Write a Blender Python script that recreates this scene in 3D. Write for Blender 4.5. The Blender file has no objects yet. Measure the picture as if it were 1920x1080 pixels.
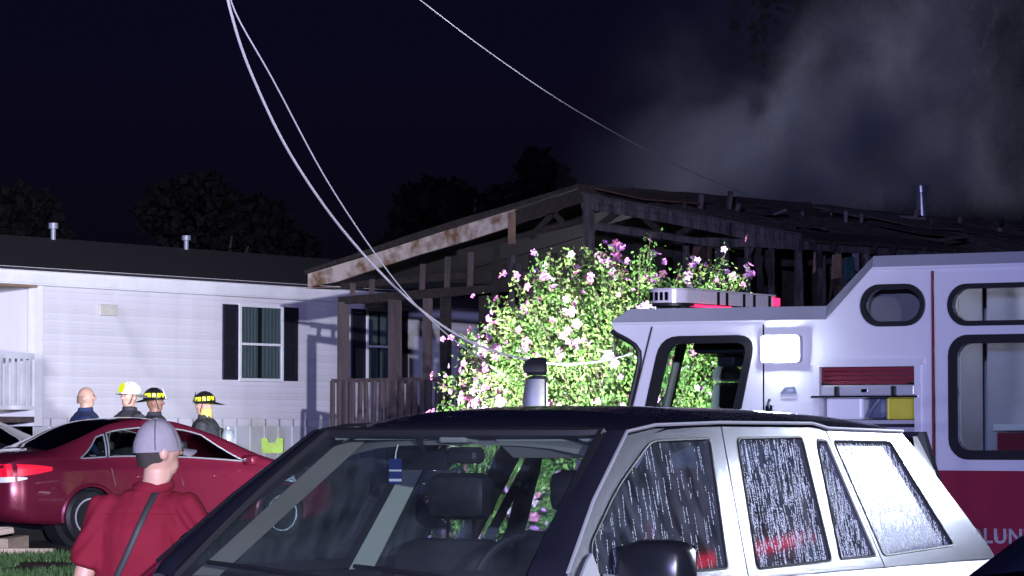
import bpy, bmesh, math, random
import numpy as np
from mathutils import Vector, Matrix, noise as mnoise
from mathutils.geometry import tessellate_polygon
R = math.radians
rnd = random.Random(7)
scene = bpy.context.scene
COL = scene.collection

# ------------------------------------------------------------------ camera
cam_d = bpy.data.cameras.new('camera'); cam = bpy.data.objects.new('camera', cam_d); COL.objects.link(cam)
cam_d.sensor_width = 36.0; cam_d.lens = 112.5; cam_d.clip_start = 0.2; cam_d.clip_end = 2000
cam.location = (0, 0, 1.75); cam.rotation_euler = (R(90) + math.atan(265 / 6000), 0, 0)
scene.camera = cam
# ------------------------------------------------------------------ night sky
world = bpy.data.worlds.new('World'); scene.world = world; world.use_nodes = True
wn = world.node_tree.nodes; wl = world.node_tree.links
bgn = wn['Background']; sky = wn.new('ShaderNodeTexSky'); sky.sky_type = 'NISHITA'; sky.sun_disc = False
sky.sun_elevation = R(20); sky.sun_rotation = R(180); sky.air_density = 1.5; sky.dust_density = 2.0
tint = wn.new('ShaderNodeMix'); tint.data_type = 'RGBA'; tint.blend_type = 'MULTIPLY'; tint.inputs[0].default_value = 1.0
tint.inputs[7].default_value = (0.42, 0.33, 1.8, 1)
wl.new(sky.outputs[0], tint.inputs[6]); wl.new(tint.outputs[2], bgn.inputs[0]); bgn.inputs[1].default_value = 0.00125
# ------------------------------------------------------------------ lamps of the fire apparatus on the scene, and added ones
def aim(o, target):
    d = Vector(target) - o.location
    o.rotation_euler = d.to_track_quat('-Z', 'Y').to_euler()
def spot(name, loc, target, energy, color, size, blend, radius):
    l = bpy.data.lights.new(name, 'SPOT'); l.energy = energy; l.color = color; l.spot_size = R(size); l.spot_blend = blend
    l.shadow_soft_size = radius
    o = bpy.data.objects.new(name, l); COL.objects.link(o); o.location = loc; aim(o, target); return o
def point(name, loc, energy, color, radius):
    l = bpy.data.lights.new(name, 'POINT'); l.energy = energy; l.color = color; l.shadow_soft_size = radius
    o = bpy.data.objects.new(name, l); COL.objects.link(o); o.location = loc; return o
# floodlight of an engine parked behind the camera, to the right
spot('flood_lamp', (18, -110, 12), (-11.0, 52, 3.6), 1150000, (0.84, 0.85, 1.0), 10.0, 1.0, 0.5)
# blue-violet emergency light bars further along the street
point('emergency_lamp', (-10, -60, 6), 220000, (0.44, 0.46, 1.0), 0.5)
# scene light on the added light tower, right of the frame: rakes the wet flank of the estate car
spot('scene_lamp', (4.2, 15.2, 2.6), (1.7, 13.2, 1.4), 560, (0.72, 0.82, 1.0), 95, 0.8, 0.14)
# driving lamps on the engine's front, aimed past the flowering shrub
spot('driving_lamp', (0.15, 32.4, 1.45), (0.9, 36.0, 2.5), 9500, (0.90, 0.95, 1.0), 120, 0.8, 0.12)
# added fill behind the burned home, no engine there, to light the smoke
spot('added_smoke_lamp', (5.6, 62, 2.6), (4.5, 50.5, 6.2), 3900, (0.86, 0.84, 1.0), 75, 0.9, 0.3)

vs = scene.view_settings
vs.view_transform = 'Standard'; vs.look = 'None'; vs.exposure = 0.0; vs.gamma = 1.0; vs.use_curve_mapping = False
cy = scene.cycles
cy.use_denoising = True
cy.max_bounces = 8; cy.transparent_max_bounces = 24; cy.diffuse_bounces = 3; cy.glossy_bounces = 4; cy.transmission_bounces = 4
cy.sample_clamp_indirect = 4.0; cy.sample_clamp_direct = 0.0; cy.caustics_reflective = False; cy.caustics_refractive = False
cy.volume_step_rate = 2.0; cy.volume_max_steps = 128; cy.volume_bounces = 0

# ------------------------------------------------------------------ materials
MATS = {}
def P(name, col, rough=0.5, metal=0.0, var=0.0, vscale=6.0, bump=0.0, bscale=40.0, coat=0.0, col2=None, stretch=(1, 1, 1), sub=0.0, spec=0.5, thresh=None):
    m = bpy.data.materials.new(name); m.use_nodes = True; MATS[name] = m
    nt = m.node_tree; b = nt.nodes['Principled BSDF']
    b.inputs['Base Color'].default_value = (*col, 1); b.inputs['Roughness'].default_value = rough
    b.inputs['Metallic'].default_value = metal; b.inputs['Coat Weight'].default_value = coat; b.inputs['Coat Roughness'].default_value = 0.04
    b.inputs['Specular IOR Level'].default_value = spec
    if sub: b.inputs['Subsurface Weight'].default_value = sub; b.inputs['Subsurface Radius'].default_value = (.02, .008, .005)
    if var or bump or col2:
        tc = nt.nodes.new('ShaderNodeTexCoord'); mp = nt.nodes.new('ShaderNodeMapping'); mp.inputs['Scale'].default_value = stretch
        nt.links.new(tc.outputs['Object'], mp.inputs[0])
    if var or col2:
        n = nt.nodes.new('ShaderNodeTexNoise'); n.inputs['Scale'].default_value = vscale; n.inputs['Detail'].default_value = 6; n.inputs['Roughness'].default_value = .65
        nt.links.new(mp.outputs[0], n.inputs[0])
        r = nt.nodes.new('ShaderNodeValToRGB'); r.color_ramp.elements[0].position = .32 if thresh is None else thresh[0]; r.color_ramp.elements[1].position = .68 if thresh is None else thresh[1]
        c0 = tuple(max(0, c * (1 - var)) for c in col); c1 = col2 if col2 else tuple(min(1, c * (1 + var)) for c in col)
        r.color_ramp.elements[0].color = (*c0, 1); r.color_ramp.elements[1].color = (*c1, 1)
        nt.links.new(n.outputs[0], r.inputs[0]); nt.links.new(r.outputs[0], b.inputs['Base Color'])
    if bump:
        n2 = nt.nodes.new('ShaderNodeTexNoise'); n2.inputs['Scale'].default_value = bscale; n2.inputs['Detail'].default_value = 4
        nt.links.new(mp.outputs[0], n2.inputs[0])
        bm_ = nt.nodes.new('ShaderNodeBump'); bm_.inputs['Strength'].default_value = bump; bm_.inputs['Distance'].default_value = .02
        nt.links.new(n2.outputs[0], bm_.inputs['Height']); nt.links.new(bm_.outputs[0], b.inputs['Normal'])
    return m
def GLASS(name, tintc=(.8, .85, .85), ior=1.5, rough=0.0, bump=0.0):
    m = bpy.data.materials.new(name); m.use_nodes = True; MATS[name] = m; nt = m.node_tree; nt.nodes.clear()
    o = nt.nodes.new('ShaderNodeOutputMaterial'); mx = nt.nodes.new('ShaderNodeMixShader'); t = nt.nodes.new('ShaderNodeBsdfTransparent')
    g = nt.nodes.new('ShaderNodeBsdfGlossy'); f = nt.nodes.new('ShaderNodeFresnel'); f.inputs[0].default_value = ior
    t.inputs[0].default_value = (*tintc, 1); g.inputs['Roughness'].default_value = rough
    ge = nt.nodes.new('ShaderNodeNewGeometry'); mi = nt.nodes.new('ShaderNodeMix'); mi.inputs[2].default_value = ior; mi.inputs[3].default_value = 1 / ior
    nt.links.new(ge.outputs['Backfacing'], mi.inputs[0]); nt.links.new(mi.outputs[0], f.inputs[0])   # a thin sheet: no total reflection on the way out
    nt.links.new(f.outputs[0], mx.inputs[0]); nt.links.new(t.outputs[0], mx.inputs[1]); nt.links.new(g.outputs[0], mx.inputs[2]); nt.links.new(mx.outputs[0], o.inputs[0])
    return m
def WETGLASS(name, tintc, film, scale, stretch, rough=0.0):
    # clear sheet with a film of fine water that scatters a little light, thicker in runs
    m = GLASS(name, tintc, 1.5, rough); nt = m.node_tree; o = [n for n in nt.nodes if n.type == 'OUTPUT_MATERIAL'][0]; src = o.inputs[0].links[0].from_socket
    d = nt.nodes.new('ShaderNodeBsdfDiffuse'); d.inputs[0].default_value = (.62, .70, .82, 1); mx = nt.nodes.new('ShaderNodeMixShader')
    tc = nt.nodes.new('ShaderNodeTexCoord'); mp = nt.nodes.new('ShaderNodeMapping'); mp.inputs['Scale'].default_value = stretch; n = nt.nodes.new('ShaderNodeTexNoise'); n.inputs['Scale'].default_value = scale; n.inputs['Detail'].default_value = 5
    r = nt.nodes.new('ShaderNodeMapRange'); r.inputs[1].default_value = .35; r.inputs[2].default_value = .75; r.inputs[3].default_value = film * .35; r.inputs[4].default_value = film * 1.8
    nt.links.new(tc.outputs['Object'], mp.inputs[0]); nt.links.new(mp.outputs[0], n.inputs[0]); nt.links.new(n.outputs[0], r.inputs[0]); nt.links.new(r.outputs[0], mx.inputs[0])
    nt.links.new(src, mx.inputs[1]); nt.links.new(d.outputs[0], mx.inputs[2]); nt.links.new(mx.outputs[0], o.inputs[0]); return m
def EMIT(name, col, strength):
    m = bpy.data.materials.new(name); m.use_nodes = True; MATS[name] = m; b = m.node_tree.nodes['Principled BSDF']
    b.inputs['Base Color'].default_value = (*[min(1, c) for c in col], 1); b.inputs['Emission Color'].default_value = (*col, 1); b.inputs['Emission Strength'].default_value = strength
    return m

# ------------------------------------------------------------------ mesh helpers
class MB:
    def __init__(s): s.v = []; s.f = []; s.mi = []; s.cur = 0
    def add(s, vs, fs):
        o = len(s.v); s.v += [tuple(p) for p in vs]
        for f in fs: s.f.append(tuple(i + o for i in f)); s.mi.append(s.cur)
        return s
    def box(s, x0, x1, y0, y1, z0, z1, M=None):
        vs = [Vector((x, y, z)) for x in (x0, x1) for y in (y0, y1) for z in (z0, z1)]
        if M is not None: vs = [M @ p for p in vs]
        return s.add(vs, [(0, 1, 3, 2), (4, 6, 7, 5), (0, 4, 5, 1), (2, 3, 7, 6), (0, 2, 6, 4), (1, 5, 7, 3)])
    def rbox(s, x0, x1, y0, y1, z0, z1, b=.02, M=None):
        # box with chamfered edges
        vs = []; fs = []
        bm = bmesh.new(); bmesh.ops.create_cube(bm, size=1)
        for q in bm.verts: q.co = Vector(((x0 + x1) / 2 + q.co.x * (x1 - x0), (y0 + y1) / 2 + q.co.y * (y1 - y0), (z0 + z1) / 2 + q.co.z * (z1 - z0)))
        bmesh.ops.bevel(bm, geom=bm.edges[:], offset=min(b, .49 * min(x1 - x0, y1 - y0, z1 - z0)), segments=2, affect='EDGES', profile=.5)
        bm.verts.index_update()
        vs = [(M @ q.co) if M is not None else q.co.copy() for q in bm.verts]; fs = [tuple(q.index for q in f.verts) for f in bm.faces]
        bm.free(); return s.add(vs, fs)
    def tube(s, pts, r, n=8, cap=True, closed=False, flat=1.0, up=(0, 0, 1)):
        pts = [Vector(p) for p in pts]; k = len(pts); rs = r if isinstance(r, (list, tuple)) else [r] * k
        rings = []; up = Vector(up)
        for i, p in enumerate(pts):
            if closed: t = pts[(i + 1) % k] - pts[i - 1]
            else: t = pts[min(i + 1, k - 1)] - pts[max(i - 1, 0)]
            t.normalize()
            if i == 0: u = up if abs(t.dot(up)) < .95 else Vector((1, .2, .1)); a = t.cross(u).normalized()
            else: a = (a - t * a.dot(t)).normalized()
            b = t.cross(a)
            rr = rs[i] if isinstance(rs[i], tuple) else (rs[i], rs[i] * flat)
            rings.append([p + a * (math.cos(2 * math.pi * j / n) * rr[0]) + b * (math.sin(2 * math.pi * j / n) * rr[1]) for j in range(n)])
        vs = [q for rg in rings for q in rg]; fs = []
        for i in range(k if closed else k - 1):
            i2 = (i + 1) % k
            for j in range(n): fs.append((i * n + j, i * n + (j + 1) % n, i2 * n + (j + 1) % n, i2 * n + j))
        if cap and not closed: fs.append(tuple(range(n - 1, -1, -1))); fs.append(tuple((k - 1) * n + j for j in range(n)))
        return s.add(vs, fs)
    def lathe(s, prof, n=20, M=None, axis='z', cap=True):
        vs = []; k = len(prof)
        for (r, z) in prof:
            for j in range(n):
                a = 2 * math.pi * j / n; x, y = r * math.cos(a), r * math.sin(a)
                p = Vector((x, y, z)) if axis == 'z' else (Vector((x, z, y)) if axis == 'y' else Vector((z, x, y)))
                vs.append(M @ p if M is not None else p)
        fs = [(i * n + j, i * n + (j + 1) % n, (i + 1) * n + (j + 1) % n, (i + 1) * n + j) for i in range(k - 1) for j in range(n)]
        if cap and prof[0][0] > 1e-4: fs.append(tuple(range(n - 1, -1, -1)))
        if cap and prof[-1][0] > 1e-4: fs.append(tuple((k - 1) * n + j for j in range(n)))
        return s.add(vs, fs)
    def plate(s, outer, holes=(), fn=None, fn2=None):
        # polygon with holes in 2D, front through fn(u,v) and back through fn2(u,v)
        loops = [list(outer)] + [list(h) for h in holes]
        tris = tessellate_polygon([[Vector((a, b, 0)) for a, b in l] for l in loops])
        flat = [p for l in loops for p in l]; n = len(flat)
        vs = [fn(*p) for p in flat] + [fn2(*p) for p in flat]
        fs = [tuple(t) for t in tris] + [tuple(i + n for i in reversed(t)) for t in tris]
        o = 0
        for l in loops:
            k = len(l)
            for i in range(k): a, b = o + i, o + (i + 1) % k; fs.append((a, b, b + n, a + n))
            o += k
        return s.add(vs, fs)
    def grid(s, nu, nv, fn, thick=None):
        vs = [fn(i / (nu - 1), j / (nv - 1)) for i in range(nu) for j in range(nv)]
        return s.add(vs, [(i * nv + j, (i + 1) * nv + j, (i + 1) * nv + j + 1, i * nv + j + 1) for i in range(nu - 1) for j in range(nv - 1)])
    def ellipsoid(s, c, r, nu=14, nv=9, M=None):
        vs = []
        for i in range(nv):
            th = math.pi * i / (nv - 1)
            for j in range(nu):
                a = 2 * math.pi * j / nu; p = Vector((r[0] * math.sin(th) * math.cos(a), r[1] * math.sin(th) * math.sin(a), r[2] * math.cos(th)))
                if M is not None: p = M @ p
                vs.append(p + Vector(c))
        return s.add(vs, [(i * nu + j, (i + 1) * nu + j, (i + 1) * nu + (j + 1) % nu, i * nu + (j + 1) % nu) for i in range(nv - 1) for j in range(nu)])
    def mesh(s, name, mats, smooth=False, fix=True):
        me = bpy.data.meshes.new(name); me.from_pydata([tuple(p) for p in s.v], [], s.f)
        for m in (mats if isinstance(mats, (list, tuple)) else [mats]): me.materials.append(MATS[m] if isinstance(m, str) else m)
        if any(s.mi): me.polygons.foreach_set('material_index', s.mi)
        if fix:
            bm = bmesh.new(); bm.from_mesh(me); bmesh.ops.remove_doubles(bm, verts=bm.verts, dist=1e-5); bmesh.ops.recalc_face_normals(bm, faces=bm.faces)
            if smooth:
                lim = smooth if isinstance(smooth, float) else R(40)
                for f in bm.faces: f.smooth = True
                for e in bm.edges:
                    if len(e.link_faces) == 2 and e.calc_face_angle(0) > lim: e.smooth = False
            bm.to_mesh(me); bm.free()
        elif smooth: me.polygons.foreach_set('use_smooth', [True] * len(me.polygons))
        return me
    def obj(s, name, mats, parent=None, smooth=False, fix=True, **k):
        return link(name, s.mesh(name, mats, smooth, fix), parent, **k)
def link(name, me, parent=None, loc=None, rot=None, label=None, **k):
    o = bpy.data.objects.new(name, me); COL.objects.link(o)
    if parent is not None: o.parent = parent
    if loc is not None: o.location = loc
    if rot is not None: o.rotation_euler = rot
    if label: o['label'] = label
    for a, b in k.items(): o[a] = b
    return o
def tag(o, label, cat, group=None):
    o['label'] = label; o['category'] = cat
    if group: o['group'] = group
    return o
def empty(name, loc, rz, label, cat, group=None):
    o = bpy.data.objects.new(name, None); COL.objects.link(o); o.location = loc; o.rotation_euler = (0, 0, rz); return tag(o, label, cat, group)
def struct(o): o['kind'] = 'structure'; return o
def gz(y): # the lot climbs gently away from the camera
    return interp(y, [19, 41.3, 42.0, 60, 700], [0, .446, .22, .25, 3.0])   # with a shallow dip along the homes
def rrect(x0, x1, z0, z1, r, n=5):
    r = min(r, (x1 - x0) / 2 - 1e-4, (z1 - z0) / 2 - 1e-4); o = []
    for cx, cz, a0 in ((x1 - r, z1 - r, 0), (x0 + r, z1 - r, 90), (x0 + r, z0 + r, 180), (x1 - r, z0 + r, 270)):
        for i in range(n + 1): a = R(a0 + 90 * i / n); o.append((cx + r * math.cos(a), cz + r * math.sin(a)))
    return o
def rpoly(pts, r, n=5):
    # polygon with rounded corners
    out = []; k = len(pts)
    for i in range(k):
        p = Vector(pts[i]); a = Vector(pts[i - 1]) - p; b = Vector(pts[(i + 1) % k]) - p
        rr = min(r[i] if isinstance(r, (list, tuple)) else r, a.length * .48, b.length * .48); A = p + a.normalized() * rr; B = p + b.normalized() * rr
        for j in range(n + 1): t = j / n; q = A * (1 - t) ** 2 + p * 2 * t * (1 - t) + B * t * t; out.append((q.x, q.y))
    return out
def interp(x, xs, ys): return float(np.interp(x, xs, ys))
# ------------------------------------------------------------------ materials in use
P('asphalt', (.035, .035, .04), .55, var=.35, vscale=3, bump=.5, bscale=60)
P('dirt', (.06, .055, .045), .9, var=.3, vscale=2, bump=.5, bscale=30)
P('siding', (.70, .68, .73), .36, var=.05, vscale=1.0, bump=.08, bscale=8, stretch=(2.2, 2.2, .2))
P('siding_dirty', (.67, .65, .69), .38, var=.06, vscale=1.0, bump=.1, bscale=6, stretch=(2.2, 2.2, .2))
P('vent_metal', (.26, .27, .34), .5, .3); P('cable_dim', (.22, .21, .26), .6); P('tan_vent', (.56, .53, .47), .6, var=.1, vscale=8); P('trim_white', (.78, .77, .80), .4, var=.06, vscale=3)
P('skirting', (.55, .56, .60), .5, var=.08, vscale=3)
P('shutter', (.012, .012, .022), .55)
P('shingle', (.022, .018, .026), .8, var=.3, vscale=20, bump=.4, bscale=60)
P('curtain', (.22, .245, .26), .8, var=.3, vscale=3, stretch=(14, 1, .4))
P('dark_room', (.01, .012, .016), .9)
GLASS('pane', (.75, .8, .8)); GLASS('clear', (.86, .92, .90)); WETGLASS('screen_glass', (.60, .66, .64), .022, 3.0, (1, 1, 1))
WETGLASS('side_glass', (.50, .55, .60), .06, 16.0, (1, 1, .12), .06); WETGLASS('rear_glass', (.50, .55, .60), .09, 16.0, (1, 1, .12), .26); GLASS('dark_glass', (.10, .11, .13), 1.5)
P('galv', (.55, .55, .58), .3, .9, var=.1, vscale=8)
P('char', (.008, .007, .009), .75, var=.5, vscale=14, bump=.9, bscale=60, col2=(.036, .024, .018))
P('char_blue', (.022, .020, .028), .6, var=.5, vscale=10, bump=.8, bscale=45, col2=(.10, .08, .085), stretch=(1, 1, .25))
P('scorched', (.50, .42, .36), .7, col2=(.16, .085, .035), vscale=2.2, thresh=(.45, .62), bump=.4, bscale=25)
P('post_wood', (.085, .062, .062), .7, var=.4, vscale=5, bump=.4, bscale=30, stretch=(1, 1, .2))
P('ash', (.05, .042, .042), .9, var=.5, vscale=5, bump=.6, bscale=20)
P('brown_board', (.07, .03, .022), .8, var=.5, vscale=6)
P('tan_board', (.22, .14, .09), .7, var=.3, vscale=5)
P('teal_cloth', (.015, .06, .065), .8, var=.4, vscale=6)
P('blue_cloth', (.05, .22, .32), .8, var=.4, vscale=3)
P('bark', (.06, .045, .035), .9, var=.3, vscale=8, bump=.6, bscale=30)
P('cable', (.78, .76, .85), .5, .0, var=.1, vscale=30)
P('grass', (.05, .11, .03), .7, var=.4, vscale=3)
P('timber', (.36, .28, .21), .75, var=.3, vscale=4, bump=.3, bscale=25, stretch=(.2, 1, 1))
# ------------------------------------------------------------------ ground: one sheet to the horizon, then the lot
def sheet(name, x0, x1, ys, dz, m, xs=2):
    mb = MB(); n = len(ys)
    vs = []
    for y in ys:
        for i in range(xs): vs.append((x0 + (x1 - x0) * i / (xs - 1), y, gz(y) + dz))
    return struct(mb.add(vs, [(j * xs + i, j * xs + i + 1, (j + 1) * xs + i + 1, (j + 1) * xs + i) for j in range(n - 1) for i in range(xs - 1)]).obj(name, m))
sheet('ground', -400, 400, [-120, 0, 19, 30, 41.3, 42, 60, 120, 700], -.004, 'dirt')
sheet('parking_lot', -40, 30, [-80, 0, 19, 25, 30, 36.4], .0, 'asphalt')
sheet('driveway', -14, 12, [36.4, 41.3, 42, 46], .002, 'asphalt')
# grass verge by the timbers
def blades(n, x0, x1, y0, y1, h):
    g = np.random.default_rng(3); vs = []; fs = []
    for i in range(n):
        x = g.uniform(x0, x1); y = g.uniform(y0, y1)
        if mnoise.noise(Vector((x * .9, y * .9, 2))) < -.25: continue
        a = g.uniform(0, 6.28); w = g.uniform(.006, .012); hh = h * g.uniform(.5, 1.2); lx, ly = g.normal(0, .03, 2); z = gz(y)
        o = len(vs); dx, dy = math.cos(a) * w, math.sin(a) * w
        vs += [(x - dx, y - dy, z), (x + dx, y + dy, z), (x + lx, y + ly, z + hh)]; fs.append((o, o + 1, o + 2))
    mb = MB(); mb.v = vs; mb.f = fs; mb.mi = [0] * len(fs); return mb
gv = blades(16000, -7.4, -3.2, 31.0, 35.9, .085).obj('grass', 'grass', fix=False); gv['kind'] = 'stuff'; gv['label'] = 'short green grass verge in front of the maroon sedan'; gv['category'] = 'grass'
# landscape timbers at the sedan's tail
def timber(p, q, w, h, label):
    p = Vector(p); q = Vector(q); d = q - p; M = Matrix.Translation(p) @ d.to_track_quat('X', 'Z').to_matrix().to_4x4()
    o = MB().rbox(0, d.length, -w / 2, w / 2, 0, h, .012).obj('landscape_timber', 'timber'); o.matrix_world = M
    return tag(o, label, 'timber', 'timbers at the tail of the maroon sedan')
z36 = gz(36.2)
timber((-7.6, 36.25, z36), (-5.15, 36.1, z36), .12, .07, 'long flat timber edging the grass in front of the sedan')
timber((-6.9, 36.55, z36 + .02), (-5.7, 36.75, z36 + .22), .09, .07, 'pale board propped up at a slant behind the sedan bumper')
timber((-5.78, 36.35, z36), (-5.62, 36.9, z36 + .02), .15, .17, 'short upright cut timber block under the sedan rear corner')
timber((-7.2, 36.9, z36 + .22), (-5.75, 36.95, z36 + .215), .10, .07, 'pale board lying level beneath the sedan bumper')

# ------------------------------------------------------------------ dark trees behind the homes
def leaf_mesh(pts, nrm, size, g, name, mats, aspect=.55, hang=0.0, midx=None):
    n = len(pts); a = g.normal(size=(n, 3)); a[:, 2] -= hang; a /= np.linalg.norm(a, axis=1)[:, None]
    b = np.cross(a, g.normal(size=(n, 3))); b /= np.linalg.norm(b, axis=1)[:, None]
    s = (size * g.uniform(.6, 1.3, n))[:, None]; c = np.cross(a, b)
    v = np.stack([pts, pts + a * s * .5 + b * s * aspect * .5 + c * s * .06, pts + a * s, pts + a * s * .5 - b * s * aspect * .5 + c * s * .06], 1).reshape(-1, 3)
    me = bpy.data.meshes.new(name); me.vertices.add(4 * n); me.vertices.foreach_set('co', v.ravel())
    me.loops.add(4 * n); me.loops.foreach_set('vertex_index', np.arange(4 * n, dtype=np.int32)); me.polygons.add(n)
    me.polygons.foreach_set('loop_start', np.arange(0, 4 * n, 4, dtype=np.int32))
    for m in mats: me.materials.append(MATS[m])
    if midx is not None: me.polygons.foreach_set('material_index', midx.astype(np.int32))
    me.update(calc_edges=True); return me
P('far_leaf', (.006, .006, .007), .8, spec=.1); P('far_leaf_green', (.009, .014, .008), .8, spec=.1)
def tree(x, y, top, rx, rz, label, seed, leafm='far_leaf', n=15000):
    g = np.random.default_rng(seed); z0 = gz(y); cz = top - rz
    t = empty('tree', (x, y, z0), 0, label, 'tree', 'dark trees behind the homes')
    mb = MB(); base = .035 * top
    mb.tube([(0, 0, 0), (.1, 0, (cz - z0) * .4), (-.05, .1, (cz - z0) * .8), (0, 0, cz - z0 + rz * .4)], [base, base * .8, base * .6, base * .2], 8)
    for i in range(9):
        a = g.uniform(0, 6.28); h = (cz - z0) * g.uniform(.55, 1); e = g.uniform(.5, .8)
        mb.tube([(0, 0, h), (math.cos(a) * rx * e * .5, math.sin(a) * rx * e * .5, h + rz * .35), (math.cos(a) * rx * e, math.sin(a) * rx * e, h + rz * .6)], [base * .4, base * .25, base * .08], 6)
    mb.obj('trunk', 'bark', t, smooth=True)
    cl = []
    for i in range(46):
        d = g.normal(size=3); d /= np.linalg.norm(d); r = g.uniform(.35, .92); cl.append((d * r * [rx, rx, rz], g.uniform(.22, .36) * rx))
    pts = []
    for i in range(n):
        c, r = cl[g.integers(len(cl))]; d = g.normal(size=3); d /= np.linalg.norm(d); pts.append(c + d * r * g.uniform(.3, 1) ** .4)
    pts = np.array(pts); pts[:, 2] += cz - z0
    link('crown', leaf_mesh(pts, None, .34, g, 'crown', [leafm], .7), t)
tree(-8.9, 98, 9.9, 3.1, 3.8, 'round dark tree above the pale home roof between its two vents', 11)
tree(-15.3, 98, 9.3, 1.9, 2.8, 'small dark tree at the left edge behind the roof vent', 12)
tree(-1.3, 92, 9.9, 2.6, 4.0, 'dark tree behind the scorched rake board of the burned home', 13)
tree(1.2, 98, 10.2, 2.0, 3.4, 'dark tree just behind the gable peak of the burned home', 16)
tree(11.6, 80, 16.5, 5.2, 6.5, 'largest tree, looming through the smoke at the right', 15, 'far_leaf_green', 14000)
# ------------------------------------------------------------------ pale mobile home (its long wall runs away to the right)
LH = empty('mobile_home', (-8, 50, 0), R(56.83), 'long pale lap-sided mobile home with dark shutters behind the firefighters', 'house')
def lbox(par, name, m, x0, x1, y0, y1, z0, z1, b=0, **k):
    mb = MB(); (mb.rbox(x0, x1, y0, y1, z0, z1, b) if b else mb.box(x0, x1, y0, y1, z0, z1)); return mb.obj(name, m, par, **k)
wall_l = lbox(LH, 'wall', 'siding', .83, 22, .03, .2, 1.8, 4.2)
bh = .112
bme = None
for i in range(20): # lap siding boards, each tilted out at its foot
    z = 1.93 + i * bh
    mb = MB(); mb.add([(.83, -.012, z), (22, -.012, z), (22, .018, z + bh + .01), (.83, .018, z + bh + .01), (.83, .03, z), (22, .03, z), (22, .03, z + bh + .01), (.83, .03, z + bh + .01)],
                      [(0, 1, 2, 3), (0, 4, 5, 1), (4, 7, 6, 5), (3, 2, 6, 7), (0, 3, 7, 4), (1, 5, 6, 2)])
    mb.obj('siding_board', 'siding' if i % 3 else 'siding_dirty', wall_l)
lbox(LH, 'corner_trim', 'trim_white', .76, .95, -.04, .10, 1.8, 4.06)
lbox(LH, 'fascia', 'trim_white', -6, 22, -.16, -.12, 4.05, 4.28)
lbox(LH, 'soffit', 'trim_white', -6, 22, -.12, .1, 4.03, 4.06)
lbox(LH, 'gutter_lip', 'trim_white', -6, 22, -.20, -.163, 4.24, 4.30)
for i in range(52): # skirting sheets with a raised rib each
    x = .85 + i * .4
    mb = MB().box(x, x + .39, .05, .07, .55, 1.93); mb.box(x + .36, x + .40, .03, .052, .55, 1.93); mb.obj('skirting_panel', 'skirting', LH)
mb = MB(); mb.add([(-6.2, -.22, 4.29), (22, -.22, 4.29), (22, 3.6, 5.12), (-6.2, 3.6, 5.12), (22, 7.5, 4.29), (-6.2, 7.5, 4.29), (-6.2, -.22, 4.25), (22, -.22, 4.25), (22, 7.5, 4.25), (-6.2, 7.5, 4.25)],
                  [(0, 1, 2, 3), (3, 2, 4, 5), (6, 7, 1, 0), (5, 4, 8, 9), (9, 8, 7, 6), (0, 3, 5, 9, 6), (1, 7, 8, 4, 2)])
roof_l = mb.obj('roof', 'shingle', LH)
for k, (x, hh) in enumerate(((5.15, .30), (8.85, .26))):
    mb = MB().lathe([(.045, 5.08), (.045, 5.12 + hh * .5), (.085, 5.12 + hh * .52), (.085, 5.12 + hh * .85), (.02, 5.12 + hh * .88)], 14, Matrix.Translation((x, 3.45, 0)))
    mb.obj('roof_vent', 'vent_metal', LH, smooth=True)
def window(par, x0, x1, z0, z1, zm, y=-.02, shut=.40, curt=True):
    f = .05
    w = MB().plate([(x0 - f, z0 - f), (x1 + f, z0 - f), (x1 + f, z1 + f), (x0 - f, z1 + f)], [[(x0, z0), (x1, z0), (x1, zm - .02), (x0, zm - .02)], [(x0, zm + .02), (x1, zm + .02), (x1, z1), (x0, z1)]],
                   lambda a, b: (a, y - .045, b), lambda a, b: (a, y, b)).obj('window', 'trim_white', par)
    lbox(w, 'pane', 'pane', x0, x1, y - .02, y - .015, z0, zm - .02); lbox(w, 'pane', 'pane', x0, x1, y - .03, y - .025, zm + .02, z1)
    if curt:
        for h0, h1 in ((0, .44), (.53, 1)): MB().grid(40, 2, lambda u, v: (x0 + (x1 - x0) * (h0 + (h1 - h0) * u), y - .008 + .006 * math.sin(u * 34), z0 + (z1 - z0) * v)).obj('curtain', 'curtain', w, smooth=True)
    lbox(w, 'backing', 'dark_room', x0, x1, y - .001, y + .0, z0, z1)
    for a, b in ((x0 - f - .03 - shut, x0 - f - .03), (x1 + f + .03, x1 + f + .03 + shut)):
        if shut:
            s = MB().plate([(a, z0 - .03), (b, z0 - .03), (b, z1 + .03), (a, z1 + .03)], [[(a + .05, z0 + .03), (b - .05, z0 + .03), (b - .05, zm - .04), (a + .05, zm - .04)], [(a + .05, zm + .04), (b - .05, zm + .04), (b - .05, z1 - .03), (a + .05, z1 - .03)]],
                           lambda p, q: (p, y - .035, q), lambda p, q: (p, y + .0, q))
            q = z0 + .03
            while q < z1 - .06:
                if abs(q - zm) > .015: s.add([(a + .05, y - .03, q), (b - .05, y - .03, q), (b - .05, y - .01, q + .045), (a + .05, y - .01, q + .045)], [(0, 1, 2, 3)])
                q += .04
            s.obj('shutter', 'shutter', par)
    return w
window(LH, 6.03, 7.17, 2.63, 3.86, 3.22)
window(LH, 9.77, 10.52, 2.63, 3.90, 3.26, shut=.42)
window(LH, 14.2, 15.2, 2.63, 3.88, 3.24)
lbox(LH, 'vent_cover', 'tan_vent', 2.33, 2.76, -.05, -.014, 3.60, 3.78, .01)
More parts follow.
